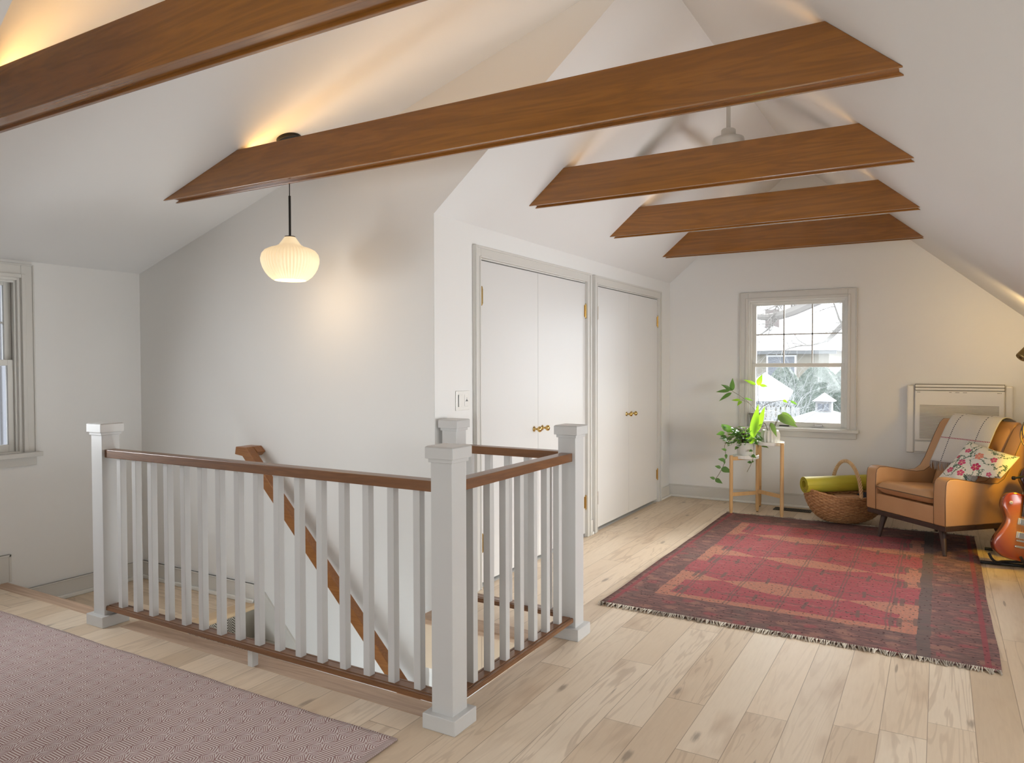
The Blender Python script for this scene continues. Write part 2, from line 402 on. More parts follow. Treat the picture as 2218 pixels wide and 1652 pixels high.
# baseboards (board + shoe moulding)
def baseboard(name, mbf, n=0):
    o = thing(name, (0, 0, 0), kind='structure'); mbf[0].build('board', M_TRIM, o, bevel=.003); mbf[1].build('shoe_moulding', M_TRIMW, o, bevel=.006); return o
baseboard('baseboard_far', (MB().box(XK, XR, YF-.016, YF, 0, .115).box(XK, XR, YF-.011, YF, .115, .128), MB().box(XK, XR, YF-.032, YF-.015, 0, .022)))
baseboard('baseboard_closet', (MB().box(XK, XK+.016, 7.075, YF-.032, 0, .115).box(XK, XK+.016, 5.37, 5.425, 0, .115).box(XK, XK+.016, YS+.14, 3.665, 0, .115),
          MB().box(XK+.016, XK+.032, 7.08, YF-.032, 0, .022).box(XK+.016, XK+.03, 5.38, 5.42, 0, .022)))
baseboard('baseboard_right', (MB().box(XR-.016, XR, YB, YF-.035, 0, .12), MB().box(XR-.032, XR-.016, YB, YF-.035, 0, .022)))
baseboard('baseboard_left', (MB().box(XL, XL+.018, YN, 2.39, 0, .175).box(XL, XL+.022, YN, 2.40, .16, .175).box(XL, XL+.022, 2.385, 2.40, 0, .175), MB().box(XL+.018, XL+.036, YN, 2.33, 0, .024)))
baseboard('baseboard_landing', (MB().box(XL, XL+.016, 2.42, YS, ZLAND, ZLAND+.125).box(XL, -3.87, YS-.016, YS, ZLAND, ZLAND+.125).box(XL, XL+.021, 2.42, YS, ZLAND+.115, ZLAND+.125).box(XL, -3.87, YS-.021, YS, ZLAND+.115, ZLAND+.125),
          MB().box(XL+.016, XL+.034, 2.4, YS-.016, ZLAND, ZLAND+.028).box(XL+.016, -3.87, YS-.034, YS-.016, ZLAND, ZLAND+.028)))
# skirt board along the stair
sk = MB().prism([(-3.87, ZLAND+.125), (-3.87, ZLAND-.25), (-3.45, -.95), (-1.70, -2.75), (-1.70, -2.17), (-3.78, ZLAND+.085)], 'y', YS-.018, YS)
struct('trim_5', sk, M_TRIM, .003)

# stairs
def herring():
    m = mat('herringbone_runner', (.3, .28, .24), .9, spec=.1); g = N(m); x, y, z = g.sep(g.pos())
    yy = g.m('MULTIPLY', y, 15.0); zz = g.m('MULTIPLY', g.m('ADD', z, g.m('MULTIPLY', x, .7)), 60.0)
    tri = g.m('ABSOLUTE', g.m('SUBTRACT', g.m('MULTIPLY', g.m('FRACT', yy), 2.0), 1.0))
    s = g.m('FRACT', g.m('ADD', g.m('MULTIPLY', tri, 2.0), zz)); st = g.step(g.m('ABSOLUTE', g.m('SUBTRACT', s, .5)), .2, .3)
    return setc(m, g.mix(st, (.12, .105, .085), (.50, .47, .40)))
M_HERR = herring()
M_TREAD = paint('stair_paint', (.30, .275, .225), .5)
st = thing('staircase', (-2.9, 2.83, -3.0), 'steep enclosed stair going down with a grey herringbone carpet runner', 'stairs')
mb = MB(); rn = MB(); X0 = -3.87; z = ZLAND
for k in range(9):
    z2 = z-.215; x2 = X0+.215
    ym_ = YS-.02 if x2 < XK-.05 else HY2-.01
    mb.box(X0-.02, X0+.004, HY0+.01, ym_, z2, z-.03); mb.box(X0, x2+.02, HY0+.01, ym_, z2-.03, z2)
    rn.box(X0+.004, X0+.012, 2.50, 3.12, z2, z-.034); rn.box(X0, x2+.024, 2.50, 3.12, z2, z2+.007)
    X0 = x2; z = z2
mb.build('tread_and_riser', M_TREAD, st); rn.build('carpet_runner', M_HERR, st)

# ------------------------------------------------------------------ ceiling beams
def beam(y, lab, left):
    zb, zt, th = 2.357, 2.562, .10
    xl = (lambda z_: XG-(ZG-z_)/SD) if left == 'd' else (lambda z_: XK+(z_-2.2)/S)
    xr = lambda z_: -.256+(2.477-z_)/S
    b = thing('ceiling_beam', ((xl(zb)+xr(zb))/2, y+th/2, zb), lab, 'beam', 'stained wooden tie beams across the vaulted ceiling')
    for (a, c) in ((y, y+.017), (y+th-.017, y+th)):
        MB().prism([(xl(zb), zb), (xr(zb), zb), (xr(zt), zt), (xl(zt), zt)], 'y', a, c).build('side_board', M_BEAM, b, bevel=.002)
    z1 = zb+.012
    MB().prism([(xl(z1), z1), (xr(z1), z1), (xr(z1+.018), z1+.018), (xl(z1+.018), z1+.018)], 'y', y+.017, y+th-.017).build('soffit_board', M_BEAM, b)
    MB().prism([(xl(zt-.03), zt-.03), (xr(zt-.03), zt-.03), (xr(zt-.012), zt-.012), (xl(zt-.012), zt-.012)], 'y', y+.017, y+th-.017).build('top_board', M_BEAM, b)
    if left == 'd':
        MB().box(xl(zt)+.06, XG-.15, y+.04, y+.06, zt-.012, zt-.008).build('light_strip', LED, b)
        MB().box(XG-.14, xr(zt)-.06, y+.04, y+.06, zt-.012, zt-.008).build('light_strip', LED2, b)
    else: MB().box(xl(zt)+.06, xr(zt)-.06, y+.04, y+.06, zt-.012, zt-.008).build('light_strip', LED2, b)
    return b
LED = mat('warm_light_strip', (1, .8, .5), .5, emit=(1.0, .60, .22), es=12)
LED2 = mat('warm_light_strip_dim', (1, .8, .5), .5, emit=(1.0, .60, .25), es=3.5)
beam(1.532, 'nearest dark stained tie beam, cut off by the top left of the view', 'd')
beam(2.785, 'long stained tie beam running in front of the pendant lamp', 'd')
beam(4.045, 'stained tie beam just in front of the white ceiling fan', 's')
beam(5.345, 'second stained tie beam from the far window wall', 's')
beam(6.605, 'shortest stained tie beam, nearest the far window wall', 's')

# ------------------------------------------------------------------ railing
def newel(x, y, lab, h=1.065):
    n = thing('newel_post', (x, y, 0), lab, 'newel post', 'painted newel posts around the stair opening')
    boxo('shaft', M_POST, n, x-.048, x+.048, y-.048, y+.048, 0, h-.045, .002)
    boxo('base_block', M_POST, n, x-.074, x+.074, y-.074, y+.074, 0, .058, .003)
    mb = MB().box(x-.064, x+.064, y-.064, y+.064, h-.047, h-.004)
    mb.add([(x-.064, y-.064, h-.004), (x+.064, y-.064, h-.004), (x+.064, y+.064, h-.004), (x-.064, y+.064, h-.004), (x-.058, y-.058, h), (x+.058, y-.058, h), (x+.058, y+.058, h), (x-.058, y+.058, h)],
           [(0, 1, 5, 4), (1, 2, 6, 5), (2, 3, 7, 6), (3, 0, 4, 7), (4, 5, 6, 7)])
    mb.box(x-.055, x+.055, y-.055, y+.055, h-.062, h-.047)
    mb.build('cap', M_POST, n, bevel=.002)
newel(-3.817, 2.275, 'pale grey newel post at the left end of the railing, by the landing')
newel(-1.598, 2.270, 'largest pale grey newel post at the near corner of the railing')
newel(-1.598, 3.335, 'pale grey newel post standing in front of the brass-hinged closet doors')
newel(-2.335, 3.372, 'short-looking pale grey newel post tight against the closet wall corner')
RG = 'stair guard rails'
def railing(axis, a, b, c, bal, lab, m, support=None):
    """axis along which it runs, from a to b, at cross coordinate c"""
    def B(mb, a0, a1, h, z0, z1): return mb.box(a0, a1, c-h, c+h, z0, z1) if axis == 'x' else mb.box(c-h, c+h, a0, a1, z0, z1)
    ctr = ((a+b)/2, c, 0) if axis == 'x' else (c, (a+b)/2, 0)
    t_ = thing('stair_railing', ctr, lab, 'railing', RG)
    B(MB(), a, b, .031, .886, .928).build('top_rail', m, t_, bevel=.003)
    br = B(MB(), a, b, .036, .083, .101); B(br, a, b, .020, .101, .107)
    for s_ in (-1, 1):
        if axis == 'x': br.box(a, b, c+s_*.029-.006, c+s_*.029+.006, .101, .106)
        else: br.box(c+s_*.029-.006, c+s_*.029+.006, a, b, .101, .106)
    br.build('bottom_rail', m, t_, bevel=.002)
    for p in bal: B(MB(), p-.0165, p+.0165, .0165, .105, .888).build('baluster', M_POST, t_, bevel=.002)
    if support is not None: B(MB(), support-.0165, support+.0165, .0165, 0, .084).build('support_block', M_POST, t_, bevel=.002)
railing('x', -3.771, -1.645, 2.272, [-3.673+.1288*k for k in range(16)], 'long railing along the stair opening with sixteen square balusters', M_RAIL, -2.69)
railing('y', 2.317, 3.288, -1.598, [2.428+.126*k for k in range(7)], 'short railing joining the near corner post to the post by the closets', M_RAILY)
railing('x', -2.288, -1.645, 3.352, [-2.215+.120*k for k in range(5)], 'rearmost railing in front of the closet doors, seen through the others', M_RAIL)

# stair handrail on the back wall
hr = thing('stair_handrail', (-3.3, 3.2, .2), 'honey coloured handrail sloping down the stairwell back wall', 'handrail')
y0, y1 = 3.175, 3.235; sl = -1.005
xa, za = -3.90, .845
mb = MB()
xb = -2.30; zb = za+sl*(xb-xa-.10); nz = .058
mb.prism([(xa, za), (xa+.095, za), (xb, zb), (xb-.035, zb-nz), (xa+.06, za-nz), (xa-.01, za-.05)], 'y', y0, y1)
mb.build('rail', M_HAND, hr, bevel=.004)
MB().prism([(xa, za), (xa+.095, za), (xa+.135, za-.035), (xa+.10, za-.062), (xa+.015, za-.045)], 'y', y1, YS).build('return_end', M_HAND, hr, bevel=.003)
for xx in (-3.35, -2.62):
    zz = za+sl*(xx-xa-.10)-.055
    MB().tube([(xx-.03, 3.205, zz), (xx-.035, 3.21, zz-.03), (xx-.035, 3.25, zz-.05), (xx-.035, YS, zz-.05)], .006, 8).lathe([(.022, 0), (.022, .004)], (xx-.035, YS-.004, zz-.05)).build('bracket', M_BLACK, hr, smooth=False)

# ------------------------------------------------------------------ windows
def mapper(kind):
    return {'far': lambda p: (p[0], YF+p[1], p[2]), 'left': lambda p: (XL-p[1], p[0], p[2]),
            'rear': lambda p: (p[0], YB-p[1], p[2]), 'right': lambda p: (XR+p[1], p[0], p[2])}[kind]
class WB(MB):
    def __init__(s, fn): super().__init__(); s.fn = fn
    def go(s, *a, **k): s.v = [s.fn(p) for p in s.v]; return s.build(*a, **k)
def window(name, kind, a0, a1, z0, z1, mid, cols=3, rows=2, casing=True, sash2=True, cw=.075, head=None, depth=.14):
    fn = mapper(kind); W = thing(name, fn(((a0+a1)/2, 0, z0)), kind='structure'); T = M_TRIMW if kind == 'left' else M_TRIM
    B = lambda: WB(fn)
    j = B()
    for (x0, x1) in ((a0, a0+.02), (a1-.02, a1)): j.box(x0, x1, -.003, depth, z0, z1)
    j.box(a0+.02, a1-.02, -.003, depth, z1-.02, z1).box(a0+.02, a1-.02, .0, depth, z0, z0+.02)
    for (x0, x1) in ((a0+.02, a0+.032), (a1-.032, a1-.02)): j.box(x0, x1, .018, .034, z0+.02, z1-.02)
    j.box(a0+.032, a1-.032, .018, .034, z1-.034, z1-.02)
    j.go('jamb', M_TRIMW, W, bevel=.002)
    def sash(nm, d0, d1, zb, zt, st, rb, rt, c, r):
        s = B(); x0, x1 = a0+.022, a1-.022
        s.box(x0, x0+st, d0, d1, zb, zt).box(x1-st, x1, d0, d1, zb, zt).box(x0+st, x1-st, d0, d1, zb, zb+rb).box(x0+st, x1-st, d0, d1, zt-rt, zt)
        o = s.go(nm, M_TRIMW, W, bevel=.002)
        gx0, gx1, gz0, gz1 = x0+st, x1-st, zb+rb, zt-rt
        if c > 1 or r > 1:
            m_ = B(); dm = (d0+d1)/2
            for i in range(1, c): xx = gx0+(gx1-gx0)*i/c; m_.box(xx-.006, xx+.006, dm-.008, dm+.008, gz0, gz1)
            for i in range(1, r): zz = gz0+(gz1-gz0)*i/r; m_.box(gx0, gx1, dm-.008, dm+.008, zz-.006, zz+.006)
            m_.go('muntin_grid', M_MUNT, o)
        g = B(); g.box(gx0, gx1, (d0+d1)/2-.002, (d0+d1)/2+.002, gz0, gz1); g.go('glass_pane', M_GLASS, o)
        return o
    sash('upper_sash', .075, .105, mid-.018, z1-.021, .042, .036, .030, cols, rows)
    lo = sash('lower_sash', .040, .070, z0+.02, mid+.02, .042, .045, .036, 1, 1)
    if kind == 'far':
        xx = -.985
        k = B(); k.box(xx-.055, xx+.055, .012, .038, z0+.022, z0+.032).box(xx-.03, xx+.04, .016, .034, z0+.032, z0+.046)
        k.go('window_lock', M_STEEL, W, bevel=.004)
        k = B(); k.box(-1.33, -1.24, .012, .036, z0+.021, z0+.031); k.go('window_lock', M_BLACK, W, bevel=.003)
    if casing:
        zt = z1+cw if head is None else head
        c = B()
        for (x0, x1) in ((a0-cw, a0+.004), (a1-.004, a1+cw)): c.box(x0, x1, -.018, 0, z0-.005, zt)
        c.box(a0+.004, a1-.004, -.0178, 0, z1-.004, zt)
        for (x0, x1) in ((a0-.020, a0+.004), (a1-.004, a1+.020)): c.box(x0, x1, -.026, -.018, z0-.005, z1+.02)
        c.box(a0+.004, a1-.004, -.026, -.018, z1-.004, z1+.020)
        for (x0, x1) in ((a0-cw, a0-cw+.010), (a1+cw-.010, a1+cw)): c.box(x0, x1, -.025, -.018, z0-.005, zt)
        c.box(a0-cw+.010, a1+cw-.010, -.025, -.018, zt-.010, zt)
        c.go('casing', M_TRIM, W, bevel=.003)
        s = B(); s.box(a0-cw-.022, a1+cw+.022, -.058, .04, z0-.018, z0+.012); s.go('stool', M_TRIM, W, bevel=.004)
        s = B(); s.box(a0-cw, a1+cw, -.020, 0, z0-.075, z0-.018); s.go('apron', M_TRIM, W, bevel=.004)
    return W
M_MUNT = paint('muntin_paint', (.50, .49, .47), .4)
window('window_1', 'far', WX0, WX1, WZ0, WZ1, 1.352)
window('window_2', 'left', *LW[1], 1.385, cols=3, rows=2, head=2.015, cw=.072)
window('window_added_3', 'left', *LW[0], 1.385, cols=2, rows=2, head=2.015, cw=.072)  # unseen second dormer window, added to hold a fill lamp
window('window_added_4', 'rear', *RW, 1.35, cols=4)  # added behind the camera to carry the main fill light
window('window_added_5', 'right', *RWIN, .96, cols=4, rows=1)  # eave window out of view, added for the fill from the right
window('window_added_6', 'right', *RWIN2, .96, cols=4, rows=1)  # also added out of view, for the far-end fill light

# ------------------------------------------------------------------ closets
def closet(tn, n0, a, b, ztop, cw):
    c = thing(tn, (XK, (a+b)/2, 0), kind='structure')
    x = XK; m = MB()
    m.box(x, x+.022, a-cw, a, 0, ztop).box(x, x+.022, b, b+cw, 0, ztop).box(x, x+.022, a, b, DZ+.004, ztop)
    m.box(x+.022, x+.030, a-cw, a-cw+.014, 0, ztop).box(x+.022, x+.030, b+cw-.014, b+cw, 0, ztop).box(x+.022, x+.030, a-cw+.014, b+cw-.014, ztop-.014, ztop)
    m.box(x+.022, x+.026, a-.012, a, 0, DZ+.012).box(x+.022, x+.026, b, b+.012, 0, DZ+.012).box(x+.022, x+.026, a, b, DZ+.004, DZ+.016)
    m.build('casing', M_TRIM, c, bevel=.002)
    j = MB().box(x-.12, x+.002, a-.001, a+.004, 0, DZ).box(x-.12, x+.002, b-.004, b+.001, 0, DZ).box(x-.12, x+.002, a, b, DZ-.004, DZ+.004)
    j.build('jamb', M_TRIM, c)
    mid = (a+b)/2-.012
    for i, (y0_, y1_, hy, ky) in enumerate(((a+.006, mid-.0015, a+.030, mid-.060), (mid+.0015, b-.006, b-.004, mid+.060))):
        d = thing('door_%d' % (n0+i), (x, (y0_+y1_)/2, .028), kind='structure')
        boxo('door_leaf', M_DOOR, d, x-.033, x+.002, y0_, y1_, .028, DZ-.010, .0015)
        kz = .922; k = MB()
        prof = [(.019, 0), (.019, .003), (.010, .006), (.007, .012), (.007, .026), (.013, .031), (.019, .037), (.021, .044), (.019, .051), (.011, .057), (.001, .059)]
        k.lathe(prof, (0, 0, 0), 20); k.v = [(x+.002+p[2], ky+p[0], kz+p[1]) for p in k.v]
        k.build('knob', M_BRASS, d, smooth=True)
        for hz in (.275, 1.785):
            h = MB().box(x+.002, x+.005, hy-.020, hy+.020, hz-.045, hz+.045)
            h.lathe([(.0065, -.052), (.0065, .052)], (x+.008, hy, hz), 12).lathe([(.001, -.060), (.005, -.056), (.005, -.052)], (x+.008, hy, hz), 10).lathe([(.005, .052), (.005, .056), (.001, .060)], (x+.008, hy, hz), 10)
            h.build('hinge', M_BRASS, d)
closet('trim_6', 1, OP[0][0], OP[0][1], 2.082, .060)
closet('trim_7', 3, OP[1][0], OP[1][1], 2.082, .060)

# wall switch
M_ICON = mat('icon_grey', (.12, .12, .12), .6)
sw = thing('wall_switch', (XK, 3.57, 1.16), 'white double wall switch plate beside the closet casing', 'light switch')
boxo('face_plate', M_WHITEPL, sw, XK, XK+.009, 3.500, 3.640, 1.100, 1.215, .004)
boxo('dimmer_switch', M_WHITEPL, sw, XK+.009, XK+.014, 3.522, 3.555, 1.122, 1.193, .002)
boxo('dimmer_slider', M_ICON, sw, XK+.0085, XK+.0105, 3.516, 3.520, 1.122, 1.193)
boxo('fan_control', M_WHITEPL, sw, XK+.009, XK+.013, 3.583, 3.618, 1.122, 1.193, .002)
ic = MB().prism([(3.586, 1.152), (3.616, 1.152), (3.606, 1.160), (3.602, 1.166), (3.600, 1.166), (3.594, 1.159)], 'x', XK+.013, XK+.0136)
ic.lathe([(.0025, 0), (.0025, .0006)], (0, 0, 0), 10); n = len(ic.v)-20
ic.v = ic.v[:n]+[(XK+.013+p[2], 3.601+p[0], 1.171+p[1]) for p in ic.v[n:]]
ic.build('fan_icon', M_ICON, sw, recalc=True)

# ------------------------------------------------------------------ pendant lamp
px_, py_ = -3.158, 2.955
M_SHADE = mat('ribbed_opal_shade', (.93, .80, .58), .5, emit=(1.0, .74, .42), es=.40)
M_BULB = mat('opal_diffuser', (1, .95, .85), .5, emit=(1.0, .82, .58), es=3.2)
zc = zd(px_)
pl = thing('pendant_lamp', (px_, py_, 1.84), 'ribbed cream glass pendant lamp hanging over the stairwell on a black stem', 'pendant lamp')
cn = MB().lathe([(.066, -.022), (.070, -.018), (.070, 0)], (0, 0, 0), 36).lathe([(.012, -.034), (.012, -.022)], (0, 0, 0), 16)
R = Matrix.Rotation(-math.atan(SD), 3, 'Y')
cn.v = [tuple(R @ Vector(v)+Vector((px_, py_, zc))) for v in cn.v]; cn.build('canopy', M_BLACK, pl, bevel=.002)
MB().tube([(px_, py_, 2.10), (px_, py_, zc-.02)], .0026, 8).build('cord', M_BLACK, pl)
MB().tube([(px_, py_, 2.095), (px_, py_, 2.315)], .0065, 12).build('stem', M_BLACK, pl)
MB().lathe([(.029, 0), (.029, .005), (.012, .009)], (px_, py_, 2.084), 28).build('shade_cap', M_BLACK, pl)
NF = 52
prof = [(.086, 0), (.098, .006), (.118, .022), (.136, .044), (.150, .070), (.159, .100), (.160, .122), (.154, .146), (.138, .166), (.112, .179), (.080, .188), (.060, .200), (.048, .216), (.036, .233), (.028, .244)]
MB().lathe([(r, z_+1.842) for r, z_ in prof], (px_, py_, 0), NF*6, NF, .0055, (1, 9), cap=False).build('shade', M_SHADE, pl, smooth=True)
MB().lathe([(.001, 1.846), (.086, 1.846), (.086, 1.850), (.001, 1.850)], (px_, py_, 0), 40, cap=False).build('diffuser', M_BULB, pl)
lamp = bpy.data.lights.new('pendant_bulb', 'POINT'); lamp.energy = 2.2; lamp.color = (1.0, .70, .42); lamp.shadow_soft_size = .15
lo = bpy.data.objects.new('pendant_bulb', lamp); COL.objects.link(lo); lo.location = (px_, py_, 1.78); lo.parent = pl; lo.location = (0, 0, -.07)

# ------------------------------------------------------------------ ceiling fan
M_FAN = mat('fan_white', (.66, .65, .61), .35)
fx, fy_ = XG, 4.745
fn_ = thing('ceiling_fan', (fx, fy_, 2.6), 'white ceiling fan hanging from the ridge between the tie beams', 'ceiling fan')
MB().tube([(fx, fy_, 2.83), (fx, fy_, ZG-.02)], .0135, 16).build('downrod', M_FAN, fn_)
MB().lathe([(.072, 0), (.060, -.05), (.02, -.075)], (fx, fy_, ZG), 28).build('canopy', M_FAN, fn_, smooth=True)
MB().lathe([(.045, 2.79), (.045, 2.845), (.040, 2.852), (.014, 2.855)], (fx, fy_, 0), 32).build('collar', M_FAN, fn_)
MB().lathe([(.04, 2.60), (.085, 2.615), (.098, 2.65), (.100, 2.775), (.094, 2.795), (.044, 2.81)], (fx, fy_, 0), 40).build('motor_housing', M_FAN, fn_, smooth=True)
for a0 in (-6, 88, 188):
    a = radians(a0)
    def bl(u, v, a=a, a0=a0):
        r = (.040 if a0 == -6 else .09)+u*.58; wd = .085+.075*sin(pi*min(u*1.1, 1))*(1 if u < .9 else (1-u)*7+.3)
        off = (v-.5)*wd; sweep = -.10*sin(u*2.2)
        zz = (2.805-.13*(1-exp(-9*u)) if a0 == -6 else 2.70-.03*u)+off*.30*(1-u*.6)
        aa = a; c_, s_ = cos(aa), sin(aa); t_ = off+sweep*.5
        return (fx+r*c_-t_*s_, fy_+r*s_+t_*c_, zz)
    MB().grid(bl, 18, 7).build('blade', M_FAN, fn_, smooth=True, solid=.008)

# ------------------------------------------------------------------ wall heat pump unit
def grille_mat():
    m = mat('intake_grille', (.70, .67, .61), .4); g = N(m); x, y, z = g.sep(g.pos())
    s = g.step(g.m('ABSOLUTE', g.m('SUBTRACT', g.m('FRACT', g.m('MULTIPLY', z, 86.0)), .5)), .12, .30)
    return setc(m, g.mix(s, (.33, .30, .25), (.68, .655, .60)), g.bump(s, .5, .004))
M_AC = mat('unit_plastic', (.76, .735, .68), .32)
y1 = YF-.003; y0 = YF-.115
ac = thing('heat_pump_unit', (.145, YF-.06, .585), 'off-white wall heat pump unit behind the leather armchair', 'air conditioner')
for (a, b) in ((-.245, -.184), (.474, .532)):
    boxo('side_cover', M_AC, ac, a, b, y0+.022, y1, .585, 1.178, .014, seg=4)
boxo('back_frame', M_AC, ac, -.185, .475, y0+.03, y1, .585, 1.188, .004)
boxo('front_panel', M_AC, ac, -.180, .470, y0, y0+.03, .700, 1.132, .006)
boxo('lower_panel', M_AC, ac, -.180, .470, y0+.006, y0+.03, .600, .692, .005)
GR = boxo('intake_grille', grille_mat(), ac, -.143, .432, y0-.003, y0+.002, .715, 1.010)
boxo('louver_slot', mat('louver_shadow_gap', (.20, .185, .16), .7), ac, -.182, .473, y0+.012, y0+.031, 1.134, 1.189)
for zz in (1.146, 1.172): 
    b = MB().box(-.178, .469, y0+.002, y0+.014, zz-.009, zz+.011); b.build('louver', M_AC, ac, bevel=.003)
for (a, b, z_) in ((-.165, -.140, 1.119), (.075, .093, 1.120), (.120, .150, 1.119), (.175, .205, 1.119), (.418, .438, 1.117), (.441, .449, 1.117)):
    boxo('printed_marking', mat('printed_grey', (.36, .35, .32), .6), ac, a, b, y0-.0008, y0+.001, z_-.003, z_+.003)

# floor register
rg = thing('floor_vent', (-1.18, 7.22, 0), 'brown metal floor vent between the plant stand and the wicker basket', 'floor vent')
mb = MB()
x0, x1, ya, yb = -1.335, -1.005, 7.155, 7.285
mb.box(x0, x1, ya, ya+.014, 0, .006).box(x0, x1, yb-.014, yb, 0, .006).box(x0, x0+.014, ya, yb, 0, .006).box(x1-.014, x1, ya, yb, 0, .006)
M_VENT = mat('vent_metal', (.07, .055, .04), .5, .5)
mb.build('frame', M_VENT, rg)
s = MB()
for k in range(20):
    xx = x0+.02+k*(x1-x0-.04)/19; s.box(xx-.003, xx+.003, ya+.014, yb-.014, .001, .005)
s.box(x0, x1, 7.218, 7.224, .001, .005)
s.build('slats', M_VENT, rg)
boxo('duct_opening', M_DARK, rg, x0+.01, x1-.01, ya+.01, yb-.01, .0003, .0009)

# ------------------------------------------------------------------ rugs
def red_rug_mat():
    m = mat('red_kilim', (.4, .1, .1), .95, spec=.1); g = N(m); x, y, z = g.sep(g.pos())
    X0_, X1_, Y0_, Y1_ = -1.665, .253, 3.86, 6.78
    wob = g.m('MULTIPLY', g.m('SUBTRACT', g.noise(g.vec(x, y, 0), 6, 2), .5), .03)
    fx0, fx1, fy0, fy1 = -1.45, -.085, 4.17, 6.42
    u = g.m('DIVIDE', g.m('ADD', g.m('SUBTRACT', x, fx0), wob), fx1-fx0); v = g.m('DIVIDE', g.m('ADD', g.m('SUBTRACT', y, fy0), wob), fy1-fy0)
    def inside(a, lo, hi): return g.m('MULTIPLY', g.m('GREATER_THAN', a, lo), g.m('LESS_THAN', a, hi))
    field = g.m('MULTIPLY', inside(u, 0, 1), inside(v, 0, 1))
    streak = g.noise(g.vec(g.m('MULTIPLY', x, 9), g.m('MULTIPLY', y, 60), 0), 1.0, 3, .6)
    fleck = g.noise(g.vec(g.m('MULTIPLY', x, 60), g.m('MULTIPLY', y, 110), 3), 1.0, 2, .6)
    patch = g.noise(g.vec(x, y, 5), 4.0, 2)
    border = g.mix(g.m('MULTIPLY', g.step(streak, .46, .62), .75), (.175, .105, .098), (.38, .18, .16))
    border = g.mix(g.m('MULTIPLY', g.step(patch, .5, .7), .45), border, (.19, .155, .135))
    red = g.mix(g.m('MULTIPLY', g.step(streak, .50, .72), .55), (.42, .095, .11), (.56, .24, .225))
    # salmon end bands in the field margin and lens shapes
    U = g.m('MULTIPLY', u, 5.0); V = g.m('MULTIPLY', v, 6.0)
    fu = g.m('FRACT', U); fv = g.m('FRACT', V)
    mar = g.m('MAXIMUM', g.m('LESS_THAN', u, .055), g.m('GREATER_THAN', u, .935)); mar = g.m('MAXIMUM', mar, g.m('LESS_THAN', v, .03))
    mar = g.m('MULTIPLY', mar, g.step(g.m('SINE', g.m('MULTIPLY', v, 16.0)), -.4, .1))
    lens = 0.0
    out = None
    for (v0, amp, ph) in ((.19, .052, .3), (.50, .045, .0), (.80, .040, .8)):
        d = g.m('ABSOLUTE', g.m('SUBTRACT', v, g.m('MULTIPLY_ADD', u, -.03, v0+.015)))
        wv = g.m('MULTIPLY', g.m('ABSOLUTE', g.m('COSINE', g.m('MULTIPLY_ADD', u, 2*pi*.95, ph))), amp)
        hit = g.m('LESS_THAN', d, wv); out = hit if out is None else g.m('MAXIMUM', out, hit)
    salmon = g.mix(g.m('MULTIPLY', g.step(fleck, .45, .6), .5), (.55, .23, .15), (.56, .36, .28))
    col = g.mix(g.m('MULTIPLY', out, .9), red, salmon); col = g.mix(g.m('MULTIPLY', mar, .9), col, salmon)
    # double grid lines and paired bars
    gl = g.m('ABSOLUTE', g.m('SUBTRACT', g.m('ABSOLUTE', g.m('SUBTRACT', fu, .5)), .035)); gl = g.m('LESS_THAN', gl, .016)
    gv = g.m('LESS_THAN', g.m('ABSOLUTE', g.m('SUBTRACT', fv, g.m('MULTIPLY_ADD', g.noise(g.vec(x, y, 0), 14, 2), .25, .40))), .035)
    bars = g.m('MULTIPLY', g.m('MAXIMUM', inside(u, .905, .922), g.m('MAXIMUM', inside(u, .93, .947), g.m('MAXIMUM', inside(u, .062, .079), inside(u, .088, .105)))), inside(fv, .22, .62))
    cross = g.m('MULTIPLY', inside(fu, .93, 1.0), inside(fv, .35, .7))
    ln = g.m('MAXIMUM', g.m('MULTIPLY', gl, .8), g.m('MAXIMUM', g.m('MULTIPLY', gv, g.m('GREATER_THAN', fleck, .46)), g.m('MAXIMUM', bars, cross)))
    speck = g.m('MULTIPLY', g.step(fleck, .50, .60), .75)
    col = g.mix(g.m('MULTIPLY', g.m('MAXIMUM', ln, speck), .85), col, (.17, .125, .11))
    mo = g.voro(g.vec(x, g.m('MULTIPLY', y, 1.3), 0), 7.5); mr = g.white(g.voro(g.vec(x, g.m('MULTIPLY', y, 1.3), 0), 7.5, 'Position'))
    ms = g.m('MULTIPLY', g.m('LESS_THAN', g.m('ADD', mo, g.m('MULTIPLY', g.m('SUBTRACT', streak, .5), .9)), .26), g.m('GREATER_THAN', mr, .45))
    border = g.mix(g.m('MULTIPLY', ms, .55), border, g.mix(g.m('GREATER_THAN', mr, .75), (.42, .22, .17), (.40, .10, .11)))
    border = g.mix(g.m('MULTIPLY', speck, .35), border, (.10, .075, .065))
    c = g.mix(field, border, col)
    # field outline on the right, red guard stripe round the edge
    edge = g.m('MINIMUM', g.m('SUBTRACT', x, X0_), g.m('SUBTRACT', X1_, x))
    c = g.mix(g.m('MULTIPLY', inside(edge, .035, .06), .7), c, (.33, .07, .085))
    c = g.mix(g.m('MULTIPLY', inside(u, 1.0, 1.045), .8), c, (.15, .125, .115))
    kn = g.voro(g.vec(x, y, 0), 26); kr = g.white(g.voro(g.vec(x, y, 0), 26, 'Position'))
    kk = g.m('MULTIPLY', g.m('LESS_THAN', kn, .13), g.m('GREATER_THAN', kr, .55))
    c = g.mix(g.m('MULTIPLY', kk, .85), c, (.05, .02, .025))
    gr_ = g.noise(g.vec(x, y, 0), 420, 2, .6)
    c = g.mix(g.m('MULTIPLY', g.step(gr_, .3, .75), .45), c, (.12, .075, .07))
    h = g.m('ADD', g.m('MULTIPLY', gr_, .6), fleck)
    return setc(m, c, g.bump(h, .6, .004))
